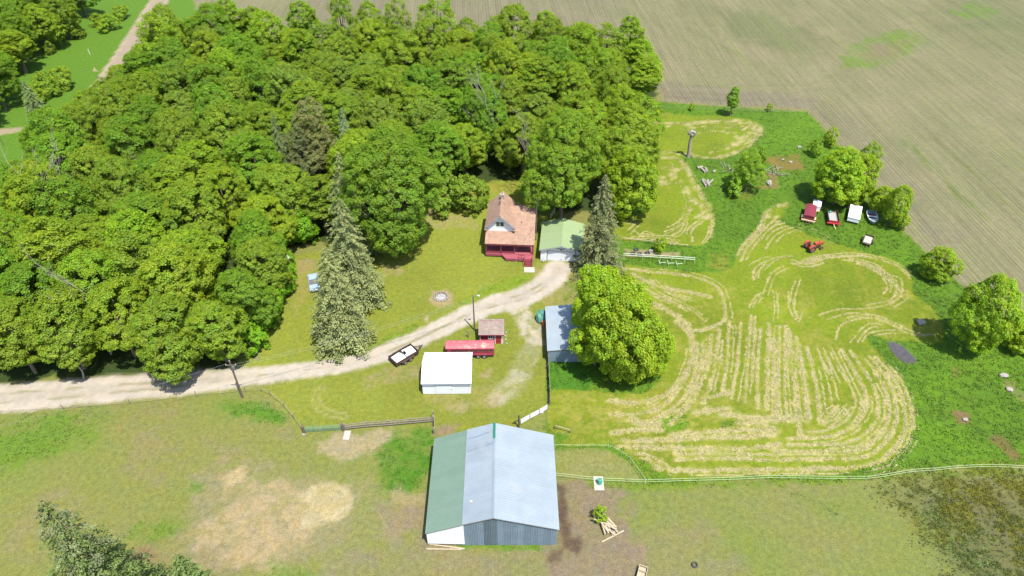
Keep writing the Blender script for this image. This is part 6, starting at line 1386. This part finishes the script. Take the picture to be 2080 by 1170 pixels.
def pole_pile():
    x, y = G(1228, 1068); R = random.Random(6)
    for i in range(16):
        a = 2.05 + R.uniform(-.42,.42) + (.35 if i > 11 else 0); L = R.uniform(1.8,3.2); p = Vector((x+R.uniform(-.55,.75), y+R.uniform(-.45,.6), .08+.05*i)); d = Vector((math.cos(a)*L/2, math.sin(a)*L/2, R.uniform(-.1,.1)))
        tag(MB().beam(-d, d, .16, .12).obj('timber', M['tan'], loc=p), 'pale weathered timber in the heap beside the low bush', 'timber', 'heaped timbers by the low bush')
    a, b = Vector((*G(1222,1102),.1)), Vector((*G(1267,1079),.1)); tag(MB().beam((0,0,0), b-a, .16, .14).obj('timber', M['tan'], loc=a), 'single long straight pale timber lying beside the timber heap', 'timber')
pole_pile()
a, b = Vector((*G(868,1106),.12)), Vector((*G(944,1116),.12)); tag(MB().beam((0,0,0), b-a, .14, .14).obj('timber', M['tan'], loc=a), 'pale timber lying slantwise below the white end of the barn', 'timber')
a, b = Vector((*G(866,1116),.1)), Vector((*G(938,1117),.1)); tag(MB().beam((0,0,0), b-a, .12, .12).obj('timber', M['tan'], loc=a), 'pale timber lying straight across in front of the white end of the barn', 'timber')
def waterer():
    x, y = G(1216, 982); tag(MB().box(-.62,.62,-1.05,1.0,-.05,.10).obj('concrete_pad', M['concrete'], loc=(x, y, 0)), 'worn concrete pad under the green livestock waterer', 'pad')
    t = thing('livestock_waterer', 'green plastic livestock waterer on a concrete pad by the tape fence', 'waterer', (x+.08, y, .1)); MB().tube((0,0,0),(0,0,.75),.36,.3,12).obj('tub', M['green_tub'], t); MB().torus((0,0,.75),(0,0,1),.26,.05,14,6).obj('rim', M['green_tub'], t); MB().tube((0,-.02,.7),(0,-.02,.8),.12,.1,10).obj('float_cap', M['steel'], t)
waterer()
def bunk():
    x, y = G(1304, 1166); t = thing('feed_bunk', 'wooden feed bunk box at the bottom edge of the pasture', 'feed bunk', (x, y, 0), -.35)
    MB().box(-.45,.45,-1.2,.6,.3,.38).obj('base', M['tan'], t)
    for a in ((-.5,-.44,-1.25,.65),(.44,.5,-1.25,.65)): MB().box(*a,.2,.75).obj('side_board', M['tan'], t)
    MB().box(-.44,.44,.58,.65,.2,.75).obj('end_board', M['tan'], t); MB().box(-.44,.44,-.02,.04,.38,.7).obj('divider', M['tan'], t)
    for a in ((-.42,.5),(.34,.5),(-.42,-1.15),(.34,-1.15)): MB().box(a[0],a[0]+.08,a[1],a[1]+.08,-.05,.3).obj('leg', M['wood'], t)
bunk()
x, y = G(183, 111); tag(MB().box(-.12,.12,-.05,.05,0,1.6).obj('marker_post', M['pvc'], loc=(x, y, 0)), 'thin white marker post in the grass across the dirt road', 'post')
x, y = G(200, 160); t = thing('road_sign', 'small triangular sign seen from behind at the dirt road edge', 'sign', (x, y, 0)); MB().tube((0,0,-.1),(0,0,2.2),.05).obj('post', M['steel'], t); MB().prism([(-.7,2.0),(.7,2.0),(0,3.1)],-.05,-.02).obj('sign_panel', M['cream'], t)
x, y = G(8, 296); t = thing('road_pole', 'thin leaning pole beside the farm track at the frame edge', 'pole', (x, y, 0)); MB().tube((0,0,-.2),(-.3,0,4.2),.1,.08,7).obj('pole', M['pole'], t)
x, y = G(1122, 440); t = thing('white_gate', 'small white gate in the shade between farmhouse and garage', 'gate', (x, y, 0), 1.2)
for z in (.3,.6,.9,1.2): MB().box(-1.2,1.2,-.025,.025,z-.03,z+.03).obj('bar', M['pvc'], t)
for q in (-1.2,0,1.2): MB().box(q-.04,q+.04,-.03,.03,0,1.3).obj('upright', M['pvc'], t)
